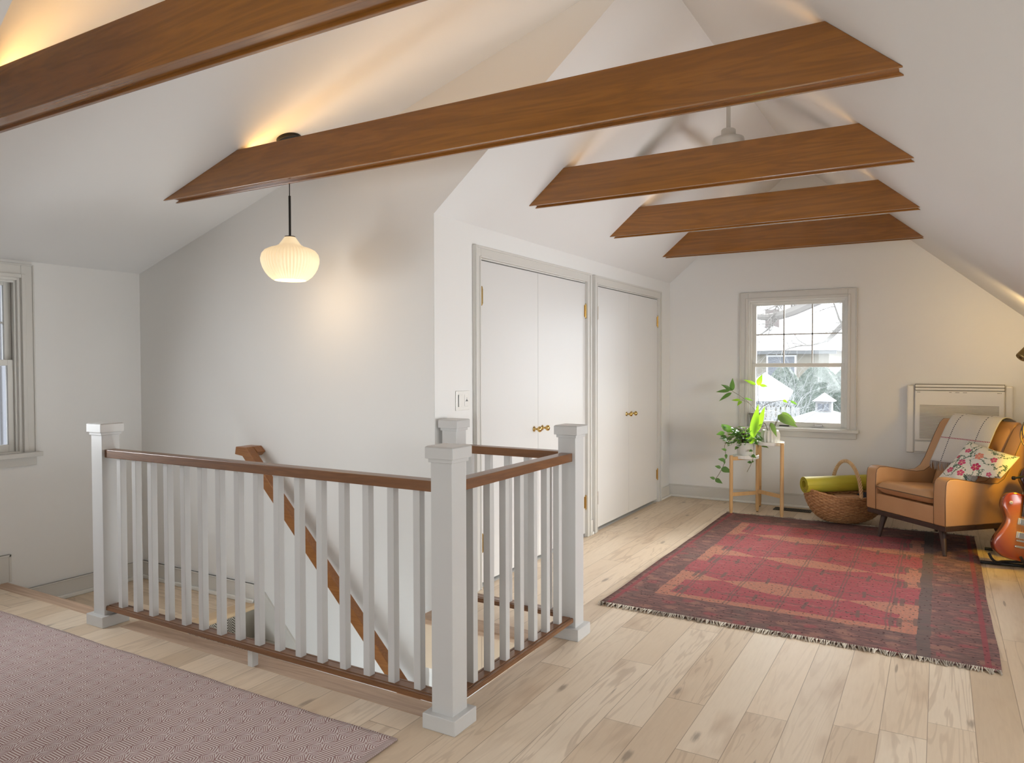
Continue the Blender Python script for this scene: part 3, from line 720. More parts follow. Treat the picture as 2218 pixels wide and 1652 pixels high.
def rugmesh(x0, x1, y0, y1, nx, ny, zt, wave=.0015, wob=0.0):
    rnd = random.Random(3)
    ph = [rnd.uniform(0, 6) for _ in range(6)]
    def fn(u, v):
        x = x0+(x1-x0)*u; y = y0+(y1-y0)*v
        z = zt+wave*(sin(9*x+ph[0])*sin(7*y+ph[1])+.6*sin(23*x+ph[2]+3*y))
        if v in (0, 1): y += wob*(sin(5*x+ph[3])+.5*sin(13*x))
        if u in (0, 1): x += wob*(sin(4*y+ph[4])+.4*sin(11*y))
        return (x, y, z)
    return MB().grid(fn, nx, ny)
rug = thing('kilim_rug', (-.7, 5.3, 0), 'worn red and brown kilim rug with fringed ends under the leather armchair', 'rug')
M_KIL = red_rug_mat()
rugmesh(-1.665, .253, 3.86, 6.78, 60, 80, .007, .0012, .003).build('woven_field', M_KIL, rug, smooth=True, solid=.006)
fr = mat('fringe_cotton', (.5, .45, .38), .95); g_ = N(fr); xx_, yy_, zz_ = g_.sep(g_.pos())
setc(fr, g_.mix(g_.step(g_.noise(g_.vec(g_.m('MULTIPLY', xx_, 3), 0, 0), 1.6, 3, .8), .45, .55), (.30, .25, .20), (.62, .56, .46)))
rnd = random.Random(5)
for (ye, sgn, L) in ((3.862, -1, .035), (6.778, 1, .045)):
    mb = MB()
    x = -1.67
    while x < .255:
        dx = rnd.uniform(-.014, .022); l = L*rnd.uniform(.7, 1.25); yb_ = ye+.006*(sin(5*x+0)+.5*sin(13*x))*0
        mb.tube([(x, yb_-sgn*.004, .011), (x+dx*.5, yb_+sgn*l*.5, rnd.uniform(.007, .014)), (x+dx, yb_+sgn*l, .0035)], [.0032, .003, .0018], 5)
        x += rnd.uniform(.006, .0095)
    mb.build('fringe', fr, rug, kind='stuff')

def hex_rug_mat():
    m = mat('hexagon_maze_weave', (.6, .5, .5), .95, spec=.1); g = N(m); x, y, z = g.sep(g.pos())
    nz = g.m('MULTIPLY', g.m('SUBTRACT', g.noise(g.vec(x, y, 0), 8, 2), .5), .006)
    PX, PY = .136, .078
    def cell(ox, oy):
        a = g.m('DIVIDE', g.m('ADD', g.m('ADD', x, ox), nz), PX); b = g.m('DIVIDE', g.m('ADD', g.m('ADD', y, oy), nz), PY)
        dx = g.m('MULTIPLY', g.m('ABSOLUTE', g.m('SUBTRACT', g.m('SUBTRACT', a, g.m('FLOOR', a)), .5)), PX)
        dy = g.m('MULTIPLY', g.m('ABSOLUTE', g.m('SUBTRACT', g.m('SUBTRACT', b, g.m('FLOOR', b)), .5)), PY)
        return dx, dy
    def hexm(ox, oy):
        dx, dy = cell(ox, oy)
        return g.m('MAXIMUM', g.m('DIVIDE', dy, .039), g.m('DIVIDE', g.m('ADD', g.m('MAXIMUM', g.m('SUBTRACT', dx, .018), 0.0), g.m('MULTIPLY', dy, .60)), .044))
    def dia(ox, oy):
        dx, dy = cell(ox, oy)
        return g.m('DIVIDE', g.m('ADD', g.m('MULTIPLY', dx, .85), dy), .034)
    d = g.m('MINIMUM', hexm(0, 0), dia(PX/2, PY/2))
    s = g.m('ABSOLUTE', g.m('SUBTRACT', g.m('FRACT', g.m('MULTIPLY', d, 4.0)), .5)); st = g.step(s, .20, .30)
    th_ = g.noise(g.vec(g.m('MULTIPLY', x, 4), y, 0), 260, 2, .6)
    dark = g.mix(g.noise(g.vec(x, y, 3), 3, 2), (.36, .215, .20), (.30, .18, .175))
    c = g.mix(st, dark, (.74, .67, .645)); c = g.mix(g.m('MULTIPLY', th_, .22), c, (.30, .22, .21))
    # plain woven selvedge
    e = g.m('GREATER_THAN', x, -1.715); c = g.mix(g.m('MULTIPLY', e, .8), c, (.42, .33, .31))
    return setc(m, c, g.bump(g.m('ADD', st, g.m('MULTIPLY', th_, .6)), .5, .003))
hr_ = rugmesh(-4.62, -1.688, 1.13, 2.068, 90, 40, .006, .0008, .003).build('woven_rug', hex_rug_mat(), None, smooth=True, solid=.007)
meta(hr_, 'pale mauve flatweave rug with a hexagon maze pattern beside the railing', 'rug')

# ------------------------------------------------------------------ plant stand and plants
M_STAND = wood('beech_stand_wood', (.66, .42, .19), (.50, .29, .12), 'z', .45, 0, 1.2)
M_TRAY = mat('tray_white', (.74, .73, .69), .5)
ps = thing('plant_stand', (-1.43, 6.95, 0), 'two-tier beech plant stand with round white trays by the far window', 'plant stand')
LEG = {'L': ((-1.628, 6.765), .535), 'M': ((-1.442, 6.985), .66), 'R': ((-1.192, 6.790), .667), 'B': ((-1.478, 7.262), .66)}
for k, ((lx, ly), h) in LEG.items():
    l = MB().lathe([(.008, .004), (.013, .010), (.0165, .05), (.0165, h-.006), (.0145, h)], (lx, ly, 0), 14).build('leg', M_STAND, ps, smooth=False)
    MB().lathe([(.009, .0), (.009, .006)], (lx, ly, 0), 12).build('rubber_foot', M_BLACK, l)
def stretch(a, b, z, nm='stretcher'):
    (ax, ay), _ = LEG[a]; (bx, by), _ = LEG[b]
    MB().bar((ax, ay, z), (bx, by, z), .017, .033).build(nm, M_STAND, ps, bevel=.002)
stretch('L', 'M', .178); stretch('M', 'R', .192); stretch('M', 'B', .185)
stretch('L', 'M', .505, 'tray_rail'); 
for (cx, cy, z_, r) in ((-1.532, 6.915, .500, .115), (-1.318, 6.925, .632, .120)):
    MB().lathe([(r-.004, 0), (r, .004), (r, .030), (r-.004, .033), (r-.008, .030), (r-.010, .016), (.001, .016)], (cx, cy, z_), 40, cap=False).lathe([(.001, 0), (r-.004, 0)], (cx, cy, z_), 40, cap=False).build('tray', M_TRAY, ps)

def leafmat(name, c1, c2, rough=.35):
    m = mat(name, c1, rough); g = N(m); v = g.coords(); n_ = g.noise(v, 18, 2)
    setc(m, g.mix(n_, c1, c2)); b = BS(m)
    t = m.node_tree; tr = t.nodes.new('ShaderNodeBsdfTranslucent'); tr.inputs[0].default_value = (c2[0]*2.0+.03, c2[1]*2.1+.03, c2[2]*.8, 1)
    mx = t.nodes.new('ShaderNodeMixShader'); mx.inputs[0].default_value = .38
    out = t.nodes['Material Output']; t.links.new(b.outputs[0], mx.inputs[1]); t.links.new(tr.outputs[0], mx.inputs[2]); t.links.new(mx.outputs[0], out.inputs[0])
    return m
M_LEAF = leafmat('dark_leaf', (.05, .13, .05), (.12, .25, .08)); M_LEAFL = leafmat('lime_leaf', (.16, .34, .03), (.26, .46, .05))
M_LEAFG = leafmat('grey_green_leaf', (.07, .13, .06), (.12, .19, .09)); M_STEM = mat('stem', (.14, .12, .06), .6); M_SOIL = mat('soil', (.04, .028, .02), .95)

sb = thing('seedling_plant', (-1.525, 7.375, .757), 'leggy thin-stemmed plant in a small grey pot on the window sill', 'plant')
cx, cy = -1.525, 7.362
def sqpot(h0, h1, r0, r1):
    mb = MB(); k = .70
    mb.add([(cx-r0, cy-r0*k, h0), (cx+r0, cy-r0*k, h0), (cx+r0, cy+r0*k, h0), (cx-r0, cy+r0*k, h0), (cx-r1, cy-r1*k, h1), (cx+r1, cy-r1*k, h1), (cx+r1, cy+r1*k, h1), (cx-r1, cy+r1*k, h1)],
           [(3, 2, 1, 0), (0, 1, 5, 4), (1, 2, 6, 5), (2, 3, 7, 6), (3, 0, 4, 7), (4, 5, 6, 7)]); return mb
M_GREYPOT = mat('grey_plastic_pot', (.23, .22, .20), .5)
p_ = sqpot(.760, .875, .052, .066); 
q_ = sqpot(.872, .893, .070, .072); n = len(p_.v); p_.v += q_.v; p_.f += [tuple(i+n for i in f) for f in q_.f]
p_.build('pot', M_GREYPOT, sb, bevel=.006)
MB().lathe([(.001, .894), (.042, .894)], (cx, cy, 0), 20, cap=False).build('soil', M_SOIL, sb)
AS = [((-1.511, 7.365, 0.89), (-1.511, 7.33, 1.044), (-1.506, 7.3, 1.157)), ((-1.535, 7.365, 0.89), (-1.596, 7.28, 1.0), (-1.724, 7.19, 1.103)), ((-1.534, 7.36, 0.89), (-1.578, 7.3, 0.977), (-1.643, 7.22, 1.019)), ((-1.517, 7.36, 0.89), (-1.406, 7.3, 0.99), (-1.207, 7.28, 1.022))]
def bez(p, n=12):
    p = [Vector(q) for q in p]
    if len(p) == 3: 
        c = p[1]*2-(p[0]+p[2])*.5
        return [p[0]*(1-t)**2+c*2*t*(1-t)+p[2]*t*t for t in [i/n for i in range(n+1)]]
    out = []
    P = [p[0]*2-p[1]]+p+[p[-1]*2-p[-2]]
    for i in range(1, len(P)-2):
        for k in range(n//2):
            t = k/(n//2); a, b, c, d = P[i-1:i+3]
            out.append(.5*((2*b)+(c-a)*t+(2*a-5*b+4*c-d)*t*t+(3*b-a-3*c+d)*t**3))
    return out+[p[-1]]
for s_ in AS: MB().tube(bez(s_), .0022, 6).build('stem', M_STEM, sb)
AL = [((-1.506, 7.3, 1.157), (-1.462, 7.28, 1.268), .058, 1), ((-1.523, 7.3, 1.165), (-1.630, 7.24, 1.215), .034, 1), ((-1.493, 7.3, 1.161), (-1.424, 7.34, 1.150), .034, 1), ((-1.726, 7.2, 1.108), (-1.718, 7.18, 1.232), .052, 0), ((-1.74, 7.2, 1.121), (-1.826, 7.16, 1.168), .034, 0), ((-1.744, 7.18, 1.108), (-1.870, 7.14, 1.094), .036, 0), ((-1.724, 7.17, 1.091), (-1.828, 7.1, 1.008), .040, 0), ((-1.718, 7.2, 1.112), (-1.812, 7.26, 1.131), .036, 0), ((-1.652, 7.22, 1.019), (-1.735, 7.2, 1.014), .026, 1), ((-1.643, 7.22, 1.01), (-1.666, 7.15, 0.965), .036, 1), ((-1.271, 7.27, 1.025), (-1.226, 7.25, 1.001), .028, 1), ((-1.207, 7.28, 1.018), (-1.138, 7.26, 0.981), .024, 0), ((-1.622, 7.24, 1.037), (-1.539, 7.26, 1.011), .022, 0)]
for (a, b, w_, k) in AL: MB().leaf(a, b, w_, (.1, -1, .35), .06, .22).build('leaf', (M_LEAF, M_LEAFL)[k], sb, smooth=True)

pb = thing('sword_leaf_plant', (-1.318, 6.925, .649), 'long-leaved plant in a white fluted pot on the higher tray', 'plant')
M_CER = mat('white_ceramic', (.70, .69, .64), .4); M_CERG = mat('grey_glaze', (.24, .23, .20), .5)
fl = MB().lathe([(.070, .0), (.078, .006), (.084, .05), (.084, .085), (.074, .108), (.068, .118), (.062, .118), (.060, .100)], (-1.318, 6.925, .649), 15*10, 15, .012, (1, 4), cap=False).lathe([(.001, .001), (.070, 0)], (-1.318, 6.925, .649), 30, cap=False)
fl.build('pot', M_CER, pb, smooth=True)
MB().lathe([(.001, .752), (.061, .752)], (-1.318, 6.925, 0), 24, cap=False).build('soil', M_SOIL, pb)
for s_ in [((-1.338, 6.93, 0.75), (-1.385, 6.90, 0.832), (-1.436, 6.80, 0.714)), ((-1.345, 6.93, 0.75), (-1.369, 6.90, 0.833), (-1.410, 6.87, 0.772)), ((-1.309, 6.93, 0.75), (-1.272, 6.92, 0.836), (-1.237, 6.9, 0.905)), ((-1.334, 6.93, 0.75), (-1.316, 6.9, 0.823), (-1.301, 6.86, 0.831)), ((-1.30, 6.94, .75), (-1.26, 6.94, .85), (-1.224, 6.94, .92))]:
    MB().tube(bez(s_), .003, 6).build('stem', M_STEM, pb)
for (a, b, w_, k) in [((-1.448, 6.8, 0.690), (-1.412, 6.86, 1.002), .082, 1), ((-1.425, 6.86, 0.745), (-1.366, 6.93, 0.985), .060, 1), ((-1.252, 6.9, 0.905), (-1.062, 6.78, 0.812), .085, 2), ((-1.224, 6.94, 0.93), (-1.095, 6.92, 0.835), .055, 2), ((-1.301, 6.86, 0.840), (-1.228, 6.74, 0.722), .045, 2), ((-1.466, 6.82, 0.640), (-1.452, 6.84, 0.745), .060, 1)]:
    MB().leaf(a, b, w_, (.05, -1, .45), .03, .16, 10).build('leaf', (M_LEAF, M_LEAFL, M_LEAFG)[k], pb, smooth=True)

pc = thing('trailing_plant', (-1.532, 6.915, .516), 'bushy trailing vine in a round white pot on the lower tray', 'plant')
M_WPOT = mat('matte_white_pot', (.66, .65, .62), .6)
MB().lathe([(.070, 0), (.076, .006), (.082, .10), (.083, .128), (.078, .130), (.074, .115), (.001, .115)], (-1.532, 6.915, .517), 40, cap=False).lathe([(.001, 0), (.07, 0)], (-1.532, 6.915, .517), 40, cap=False).build('pot', M_WPOT, pc, smooth=False)
MB().lathe([(.001, .64), (.073, .64)], (-1.532, 6.915, 0), 24, cap=False).build('soil', M_SOIL, pc)
CV = [[(-1.56, 6.90, .645), (-1.64, 6.86, .70), (-1.70, 6.82, .62), (-1.686, 6.8, 0.532), (-1.7, 6.79, 0.447), (-1.739, 6.78, 0.36), (-1.777, 6.78, 0.302)], [(-1.50, 6.90, .645), (-1.46, 6.85, .66), (-1.444, 6.84, 0.56), (-1.462, 6.83, 0.471), (-1.502, 6.83, 0.384)]]
for s_ in CV: MB().tube(bez(s_, 10), .0022, 6).build('vine', M_STEM, pc)
CL = [((-1.685, 6.84, 0.754), (-1.734, 6.8, 0.802)), ((-1.696, 6.8, 0.735), (-1.77, 6.78, 0.716)), ((-1.647, 6.86, 0.741), (-1.73, 6.8, 0.814)), ((-1.678, 6.8, 0.575), (-1.723, 6.78, 0.587)), ((-1.686, 6.8, 0.54), (-1.673, 6.78, 0.497)), ((-1.69, 6.8, 0.48), (-1.753, 6.78, 0.492)), ((-1.7, 6.79, 0.455), (-1.679, 6.77, 0.476)), ((-1.723, 6.78, 0.413), (-1.777, 6.76, 0.428)), ((-1.723, 6.78, 0.408), (-1.618, 6.76, 0.38)), ((-1.777, 6.78, 0.306), (-1.823, 6.76, 0.323)), ((-1.777, 6.78, 0.306), (-1.704, 6.76, 0.272)), ((-1.462, 6.83, 0.542), (-1.415, 6.8, 0.519)), ((-1.462, 6.83, 0.475), (-1.5, 6.82, 0.474)), ((-1.458, 6.83, 0.479), (-1.435, 6.8, 0.484)), ((-1.456, 6.84, 0.583), (-1.48, 6.8, 0.573))]
for i, (a, b) in enumerate(CL):
    Lf = (Vector(b)-Vector(a)).length; MB().leaf(a, b, max(.028, Lf*.55), (.1, -1, .4), .08, .25, 6).build('leaf', M_LEAF, pc, smooth=True)
rnd = random.Random(11); mb = MB(); mb2 = MB(); st_ = MB()
for i in range(190):
    a = rnd.uniform(0, 2*pi); rr = rnd.uniform(.01, .15); hh = rnd.uniform(-.02, .115)*(1-rr*2)
    p = Vector((-1.545+rr*cos(a)*1.15, 6.90+rr*sin(a)*.8, .665+hh-.04*(rr > .11)))
    d = Vector((cos(a)+rnd.uniform(-.5, .5), sin(a)+rnd.uniform(-.5, .5)-.2, rnd.uniform(-.55, .45))).normalized()
    L = rnd.uniform(.045, .072)
    (mb if rnd.random() < .85 else mb2).leaf(p, p+d*L, L*.55, (rnd.uniform(-.4, .4), -.5, 1), .1, .25, 5)
    if i % 3 == 0: st_.tube(bez([(-1.532+rnd.uniform(-.04, .04), 6.91, .64), tuple((p+Vector((-1.532, 6.91, .70)))*.5+Vector((0, 0, .03))), tuple(p)], 5), .0015, 4)
mb.build('foliage', M_LEAF, pc, smooth=True, kind='stuff'); mb2.build('new_growth', M_LEAFL, pc, smooth=True, kind='stuff'); st_.build('thin_stems', M_STEM, pc, kind='stuff')

# ------------------------------------------------------------------ wicker basket and contents
def wicker():
    m = mat('wicker', (.42, .21, .09), .5); g = N(m); v = g.coords(); n_ = g.noise(v, 45, 3, .7); n2 = g.noise(v, 7, 2)
    c = g.ramp(n_, [(.25, (.20, .085, .03)), (.5, (.42, .21, .085)), (.75, (.60, .36, .17))]); c = g.mix(g.m('MULTIPLY', n2, .5), c, (.33, .15, .055))
    return setc(m, c, g.bump(n_, .25, .003))
M_WICK = wicker(); M_WICKL = wood('willow_handle', (.70, .50, .28), (.50, .30, .13), 'z', .5)
bc = Vector((-.680, 6.865)); ba = radians(38); bl_ = .365; bw = .215
bk = thing('wicker_basket', (bc.x, bc.y, .008), 'oval wicker basket with a hoop handle between the plant stand and the armchair', 'basket')
def BP(a, t, off=0.0):
    """a: angle round the rim; t: 0 rim .. 1 bottom centre"""
    ph = t*pi/2; k = cos(ph)**.62; rimz = .235+.062*abs(cos(a))**2.4
    zz = rimz*(1-sin(ph)**1.25)
    x = (bl_*k+off)*cos(a); y = (bw*k+off)*sin(a)
    if t > .97: zz = min(zz, .002)
    return (bc.x+x*cos(ba)-y*sin(ba), bc.y+x*sin(ba)+y*cos(ba), .010+max(zz, 0))
NR, NW = 24, 25
def wf(u, v):
    a = 2*pi*u; t = v*.96
    row = v*NW; i = math.floor(row); s_ = sin(pi*(row-i))
    off = .006*s_*(1 if i % 2 else -1)*sin(NR*a)+.004*s_
    return BP(a, t, off)
wk = MB().grid(wf, NR*10, NW*5+1, closeu=True); wk.build('woven_body', M_WICK, bk, smooth=True, solid=.006)
MB().lathe([(.001, 0), (.11, 0)], (bc.x, bc.y, .012), 24, cap=False).build('basket_bottom', M_WICK, bk)
NRM = 90
MB().tube([BP(2*pi*i/NRM, 0) for i in range(NRM)], [.0105+.0022*sin(i*2.1) for i in range(NRM)], 10, closed=True).build('rim', M_WICK, bk, smooth=True)
hb = [BP(pi/2, .02), BP(-pi/2, .02)]
H0 = Vector(hb[0]); H1 = Vector(hb[1]); arc = []
for i in range(61):
    t = i/60*pi; mid_ = (H0+H1)/2; arc.append(mid_+(H0-mid_)*cos(t)*1.0+Vector((0, 0, 1))*sin(t)*.292)
MB().tube(arc, .011, 10).build('handle_core', M_WICKL, bk, smooth=True)
tw = MB()
for k in range(4):
    tw.tube([arc[min(int(j/4), 60)].lerp(arc[min(int(j/4)+1, 60)], j/4-int(j/4)) + (((H0-H1).normalized().cross(Vector((0, 0, 1))))*cos(j*.26+k*pi/2)+Vector((0, 0, 1))*0+((arc[min(int(j/4), 60)]-(H0+H1)/2).normalized())*sin(j*.26+k*pi/2))*.011 for j in range(241)], .0052, 6)
tw.build('handle_wrap', M_WICKL, bk, smooth=True)

M_MAT = mat('olive_yoga_mat', (.46, .40, .035), .6); M_MATI = mat('mat_inner', (.23, .24, .10), .7)
A_ = Vector((-.985, 6.625, .342)); B_ = Vector((-.475, 7.015, .350)); ax = (B_-A_).normalized(); sd_ = ax.cross(Vector((0, 0, 1))).normalized(); up_ = sd_.cross(ax)
ym = MB()
turns = 3.3; NS = 130; pts = []
for i in range(NS+1):
    th_ = i/NS*turns*2*pi; r_ = .030+(.070-.030)*(i/NS); pts.append((r_*cos(th_-1.9), r_*sin(th_-1.9)))
TT = .0030
ring = []
for i, (a, b) in enumerate(pts):
    l = sqrt(a*a+b*b); ring.append((a*(l+TT)/l, b*(l+TT)/l))
inner = [(a*(sqrt(a*a+b*b)-TT)/sqrt(a*a+b*b), b*(sqrt(a*a+b*b)-TT)/sqrt(a*a+b*b)) for a, b in pts]
vs = []
for P0 in (A_, B_):
    for arr in (ring, inner):
        for (a, b) in arr: vs.append(P0+sd_*a+up_*b)
n = NS+1; fs = []
for i in range(NS):
    fs += [(i, i+1, 2*n+i+1, 2*n+i), (n+i, 3*n+i, 3*n+i+1, n+i+1), (i, n+i, n+i+1, i+1), (2*n+i, 2*n+i+1, 3*n+i+1, 3*n+i)]
fs += [(0, 2*n, 3*n, n), (n-1, 2*n-1, 4*n-1, 3*n-1)]
ym.add(vs, fs); yo = ym.build('yoga_mat', M_MAT, None, smooth=False)
meta(yo, 'rolled olive yellow yoga mat lying across the wicker basket', 'yoga mat')
R2 = Matrix.Rotation(radians(8), 3, 'Z')
def obox(name, m, c, sx, sy, sz, rz, lab, cat, bevel=.008, tilt=0.0):
    o = MB().box(-sx/2, sx/2, -sy/2, sy/2, -sz/2, sz/2).build(name, m, None, bevel=bevel); o.location = c; o.rotation_euler = (tilt, 0, rz); return meta(o, lab, cat)
M_CORK = mat('cork', (.46, .25, .13), .85)
obox('yoga_block', M_CORK, (-.660, 6.745, .222), .205, .13, .078, radians(12), 'tan cork yoga block lying in the wicker basket under the mat', 'yoga block')
M_NAVY = cloth('navy_fabric', (.035, .042, .06))
nv = MB().grid(lambda u, v: (.085*sin(pi*v)*cos(2*pi*u), .085*sin(pi*v)*sin(2*pi*u)*1.3, .060*cos(pi*v)), 24, 14, True).build('rolled_blanket', M_NAVY, None, smooth=True); nv.location = (-.530, 6.830, .222)
meta(nv, 'dark navy rolled cloth in the basket beside the cork block', 'blanket')
M_TEAL = cloth('pale_green_fabric', (.42, .47, .40))
rnd = random.Random(2)
tl = MB().grid(lambda u, v: (.055*sin(pi*v)*cos(2*pi*u)*(1+.15*sin(5*2*pi*u)), .055*sin(pi*v)*sin(2*pi*u)*(1+.2*sin(3*2*pi*u)), .045*cos(pi*v)+.006*sin(14*pi*u)), 30, 14, True).build('crumpled_cloth', M_TEAL, None, smooth=True); tl.location = (-.43, 6.90, .25)
meta(tl, 'crumpled pale green cloth at the armchair end of the basket', 'cloth')

# ------------------------------------------------------------------ leather armchair (local frame: x across, y towards the back)
def leather():
    m = mat('tan_leather', (.52, .295, .145), .38, spec=.5); g = N(m); v = g.coords(); n_ = g.noise(v, 5, 3); n2 = g.noise(v, 260, 2)
    cr = g.noise(v, 26, 3, .6, .8)
    c = g.mix(n_, (.54, .31, .155), (.45, .235, .10))
    return setc(m, c, g.bump(g.m('ADD', g.m('MULTIPLY', n2, .3), cr), .18, .004), g.m('MULTIPLY_ADD', cr, .2, .30))
M_LEATH = leather(); M_PIPE = mat('dark_piping', (.14, .075, .035), .5); M_WALN = wood('dark_walnut', (.055, .024, .014), (.028, .012, .008), 'z', .55, 0)
CO = Vector((-.011, 6.435, .011))
ch = thing('leather_armchair', CO, 'tan leather lounge armchair with tapered dark legs on the red rug', 'armchair', rz=radians(-45))
def CP(u, v, z): return (u-.335, -v-.30, z)
def cw_(u, v, z):
    a = Vector(CP(u, v, z)); c45 = .70710678
    return Vector((CO.x+a.x*c45+a.y*c45, CO.y-a.x*c45+a.y*c45, CO.z+z))
PROF = [(0, .218), (.004, .40), (0, .505), (-.008, .538), (-.035, .556), (-.10, .555), (-.20, .538), (-.30, .520), (-.39, .508), (-.46, .512), (-.515, .542), (-.56, .605), (-.61, .705), (-.66, .80), (-.71, .885), (-.745, .915), (-.785, .915), (-.80, .89), (-.76, .72), (-.70, .48), (-.64, .218)]
for (a, b) in ((-.05, .055), (.612, .72)):
    m_ = MB(); n = len(PROF)
    def ux(u, z): return u
    vs = [CP(a, v, z-.011) for v, z in PROF]+[CP(b, v, z-.011) for v, z in PROF]
    m_.add(vs, [tuple(range(n)), tuple(range(2*n-1, n-1, -1))]+[(i, i+n, (i+1) % n+n, (i+1) % n) for i in range(n)])
    arm = m_.build('arm', M_LEATH, ch, bevel=.012, seg=4, smooth=True)
    for uu in (a+.004, b-.004):
        MB().tube([CP(uu, v-(.0025 if i < 6 else 0)-(.001 if i > 9 else 0), z-.011-(.003 if i > 2 else 0)) for i, (v, z) in enumerate(PROF[:17])], .0026, 6).build('piping', M_PIPE, arm, smooth=True)
boxm = MB(); boxm.add([CP(u, v, z) for z in (.207, .335) for v in (-.008, -.66) for u in (.04, .625)], [(0, 2, 3, 1), (4, 5, 7, 6), (0, 1, 5, 4), (2, 6, 7, 3), (0, 4, 6, 2), (1, 3, 7, 5)])
boxm.build('seat_base', M_LEATH, ch, bevel=.008, seg=3)
def cushion(u, v, top):
    x = .062+.543*u; e = min(u, 1-u)*.543; yv = v; d = min(v, 1-v)*.56
    vv = .012-.56*v
    h = .054*(1-exp(-e/.016))*(1-exp(-d/.016))
    zc_ = .392-.045*v
    cr = .0022*sin(x*42+vv*20)*(1-exp(-d/.05))*(1-exp(-e/.05))*exp(-d/.16)
    return CP(x, vv, zc_+(h+cr if top else -h*.9))
cu = MB().grid(lambda u, v: cushion(u, v, True), 34, 34).grid(lambda u, v: cushion(u, v, False), 34, 34)
co = cu.build('seat_cushion', M_LEATH, ch, smooth=True)
def rr(n=60):
    out = []
    for i in range(n):
        t = i/n*4; k = int(t); q = t-k
        out.append([(q, 0), (1, q), (1-q, 1), (0, 1-q)][k])
    return out
MB().tube([Vector(cushion(u, v, True))+Vector((0, 0, .046 if 0 else .0)) + Vector(CP(.335+(u-.5)*.0, -.30, 0)) for u, v in rr()], .004, 6, closed=True).build('piping', M_PIPE, co, smooth=True)
BT = [(.25, .30), (.5, .30), (.75, .30), (.18, .66), (.5, .66), (.82, .66)]
def back(u, v, front=True):
    x = .062+.543*u; z = .345+.565*v; vv = -.515-.195*v-.03*v*v
    e = min(u, 1-u)*.55; d = min(v, 1-v)*.56
    bul = .050*(1-exp(-e/.03))*(1-exp(-d/.03))
    for (bu, bv) in BT:
        r2 = ((u-bu)*.55)**2+((v-bv)*.56)**2; bul -= .024*exp(-r2/.0022)
        bul -= .006*exp(-(((v-bv)*.56)**2)/.0002)*exp(-r2/.012)
    return CP(x, vv+(bul if front else -.075), z-.011)
bk_ = MB().grid(lambda u, v: back(u, v), 60, 60).build('back_cushion', M_LEATH, ch, smooth=True)
MB().tube([back(u, v) for u, v in rr(80)], .0042, 6, closed=True).build('piping', M_PIPE, bk_, smooth=True)
for (bu, bv) in BT:
    p = Vector(back(bu, bv)); MB().lathe([(.001, -.004), (.009, -.002), (.010, .002), (.006, .005), (.001, .006)], (0, 0, 0), 12, cap=False)
    q = MB().lathe([(.010, -.002), (.010, .002), (.006, .005), (.001, .006)], (0, 0, 0), 12, cap=False)
    q.v = [(p.x+a, p.y-c, p.z+b) for (a, b, c) in q.v]; q.build('button', M_LEATH, bk_, smooth=True)
bp = MB(); pr = [(-.545, .207), (-.545, .34), (-.72, .90), (-.745, .918), (-.785, .918), (-.80, .885), (-.70, .48), (-.64, .207)]
n = len(pr); bp.add([CP(.05, v, z-.0) for v, z in pr]+[CP(.617, v, z-.0) for v, z in pr], [tuple(range(n)), tuple(range(2*n-1, n-1, -1))]+[(i, i+n, (i+1) % n+n, (i+1) % n) for i in range(n)])
bp.build('back_frame', M_LEATH, ch, bevel=.012, seg=3, smooth=True)
wl = MB(); wl.add([CP(u, v, z) for z in (.172, .207) for v in (-.006, -.625) for u in (-.044, .714)], [(0, 2, 3, 1), (4, 5, 7, 6), (0, 1, 5, 4), (2, 6, 7, 3), (0, 4, 6, 2), (1, 3, 7, 5)])
wl.build('wooden_rail', M_WALN, ch, bevel=.003)
for (ut, vt, uf, vf) in ((.075, -.07, .085, -.005), (.62, -.07, .705, -.012), (.08, -.55, .055, -.585), (.62, -.55, .69, -.585)):
    MB().tube([CP(ut, vt, .178), CP((ut+uf)/2, (vt+vf)/2, .10), CP(uf, vf, 0.0)], [.026, .020, .0125], 16).build('leg', M_WALN, ch)

# throw blanket over the back
def throw_mat():
    m = mat('grey_woven_throw', (.50, .48, .455), .95, spec=.1); g = N(m); x, y, z = g.sep(g.coords())
    n_ = g.noise(g.vec(x, y, z), 240, 2)
    c = g.mix(n_, (.66, .64, .61), (.56, .54, .52))
    dash = g.m('GREATER_THAN', g.m('FRACT', g.m('MULTIPLY', z, 75.0)), .42)
    for x0_ in (-.130, .105):
        l = g.m('MULTIPLY', g.m('LESS_THAN', g.m('ABSOLUTE', g.m('SUBTRACT', x, x0_)), .0042), dash); c = g.mix(l, c, (.055, .06, .085))
    dx = g.m('GREATER_THAN', g.m('FRACT', g.m('MULTIPLY', x, 75.0)), .42)
    l = g.m('MULTIPLY', g.m('LESS_THAN', g.m('ABSOLUTE', g.m('SUBTRACT', z, .772)), .0042), dx); c = g.mix(l, c, (.32, .05, .10))
    return setc(m, c, g.bump(n_, .3, .002))
th = thing('throw_blanket', CO, 'light grey fringed throw blanket draped over the back of the leather armchair', 'blanket', rz=radians(-45))
path = [(-.478, .592), (-.515, .68), (-.555, .77), (-.600, .86), (-.640, .915), (-.675, .945), (-.72, .957), (-.765, .952), (-.815, .93), (-.835, .88), (-.828, .80), (-.81, .72)]
def thf(u, v):
    t = v*(len(path)-1); i = min(int(t), len(path)-2); q = t-i
    a, b = path[i], path[i+1]; vv = a[0]+(b[0]-a[0])*q; zz = a[1]+(b[1]-a[1])*q
    uu = .145+.41*u+.012*sin(v*7)-.02*(1-v)*(1-u)*2
    wv = (.004*sin(u*9+v*3)+.0015*sin(u*23+1))*(1-v*.6)
    return CP(uu, vv+wv+.004, zz+.5*wv*(1 if v > .4 else 0)-.004)
MB().grid(thf, 44, 46).build('woven_cloth', throw_mat(), th, smooth=True, solid=.005)
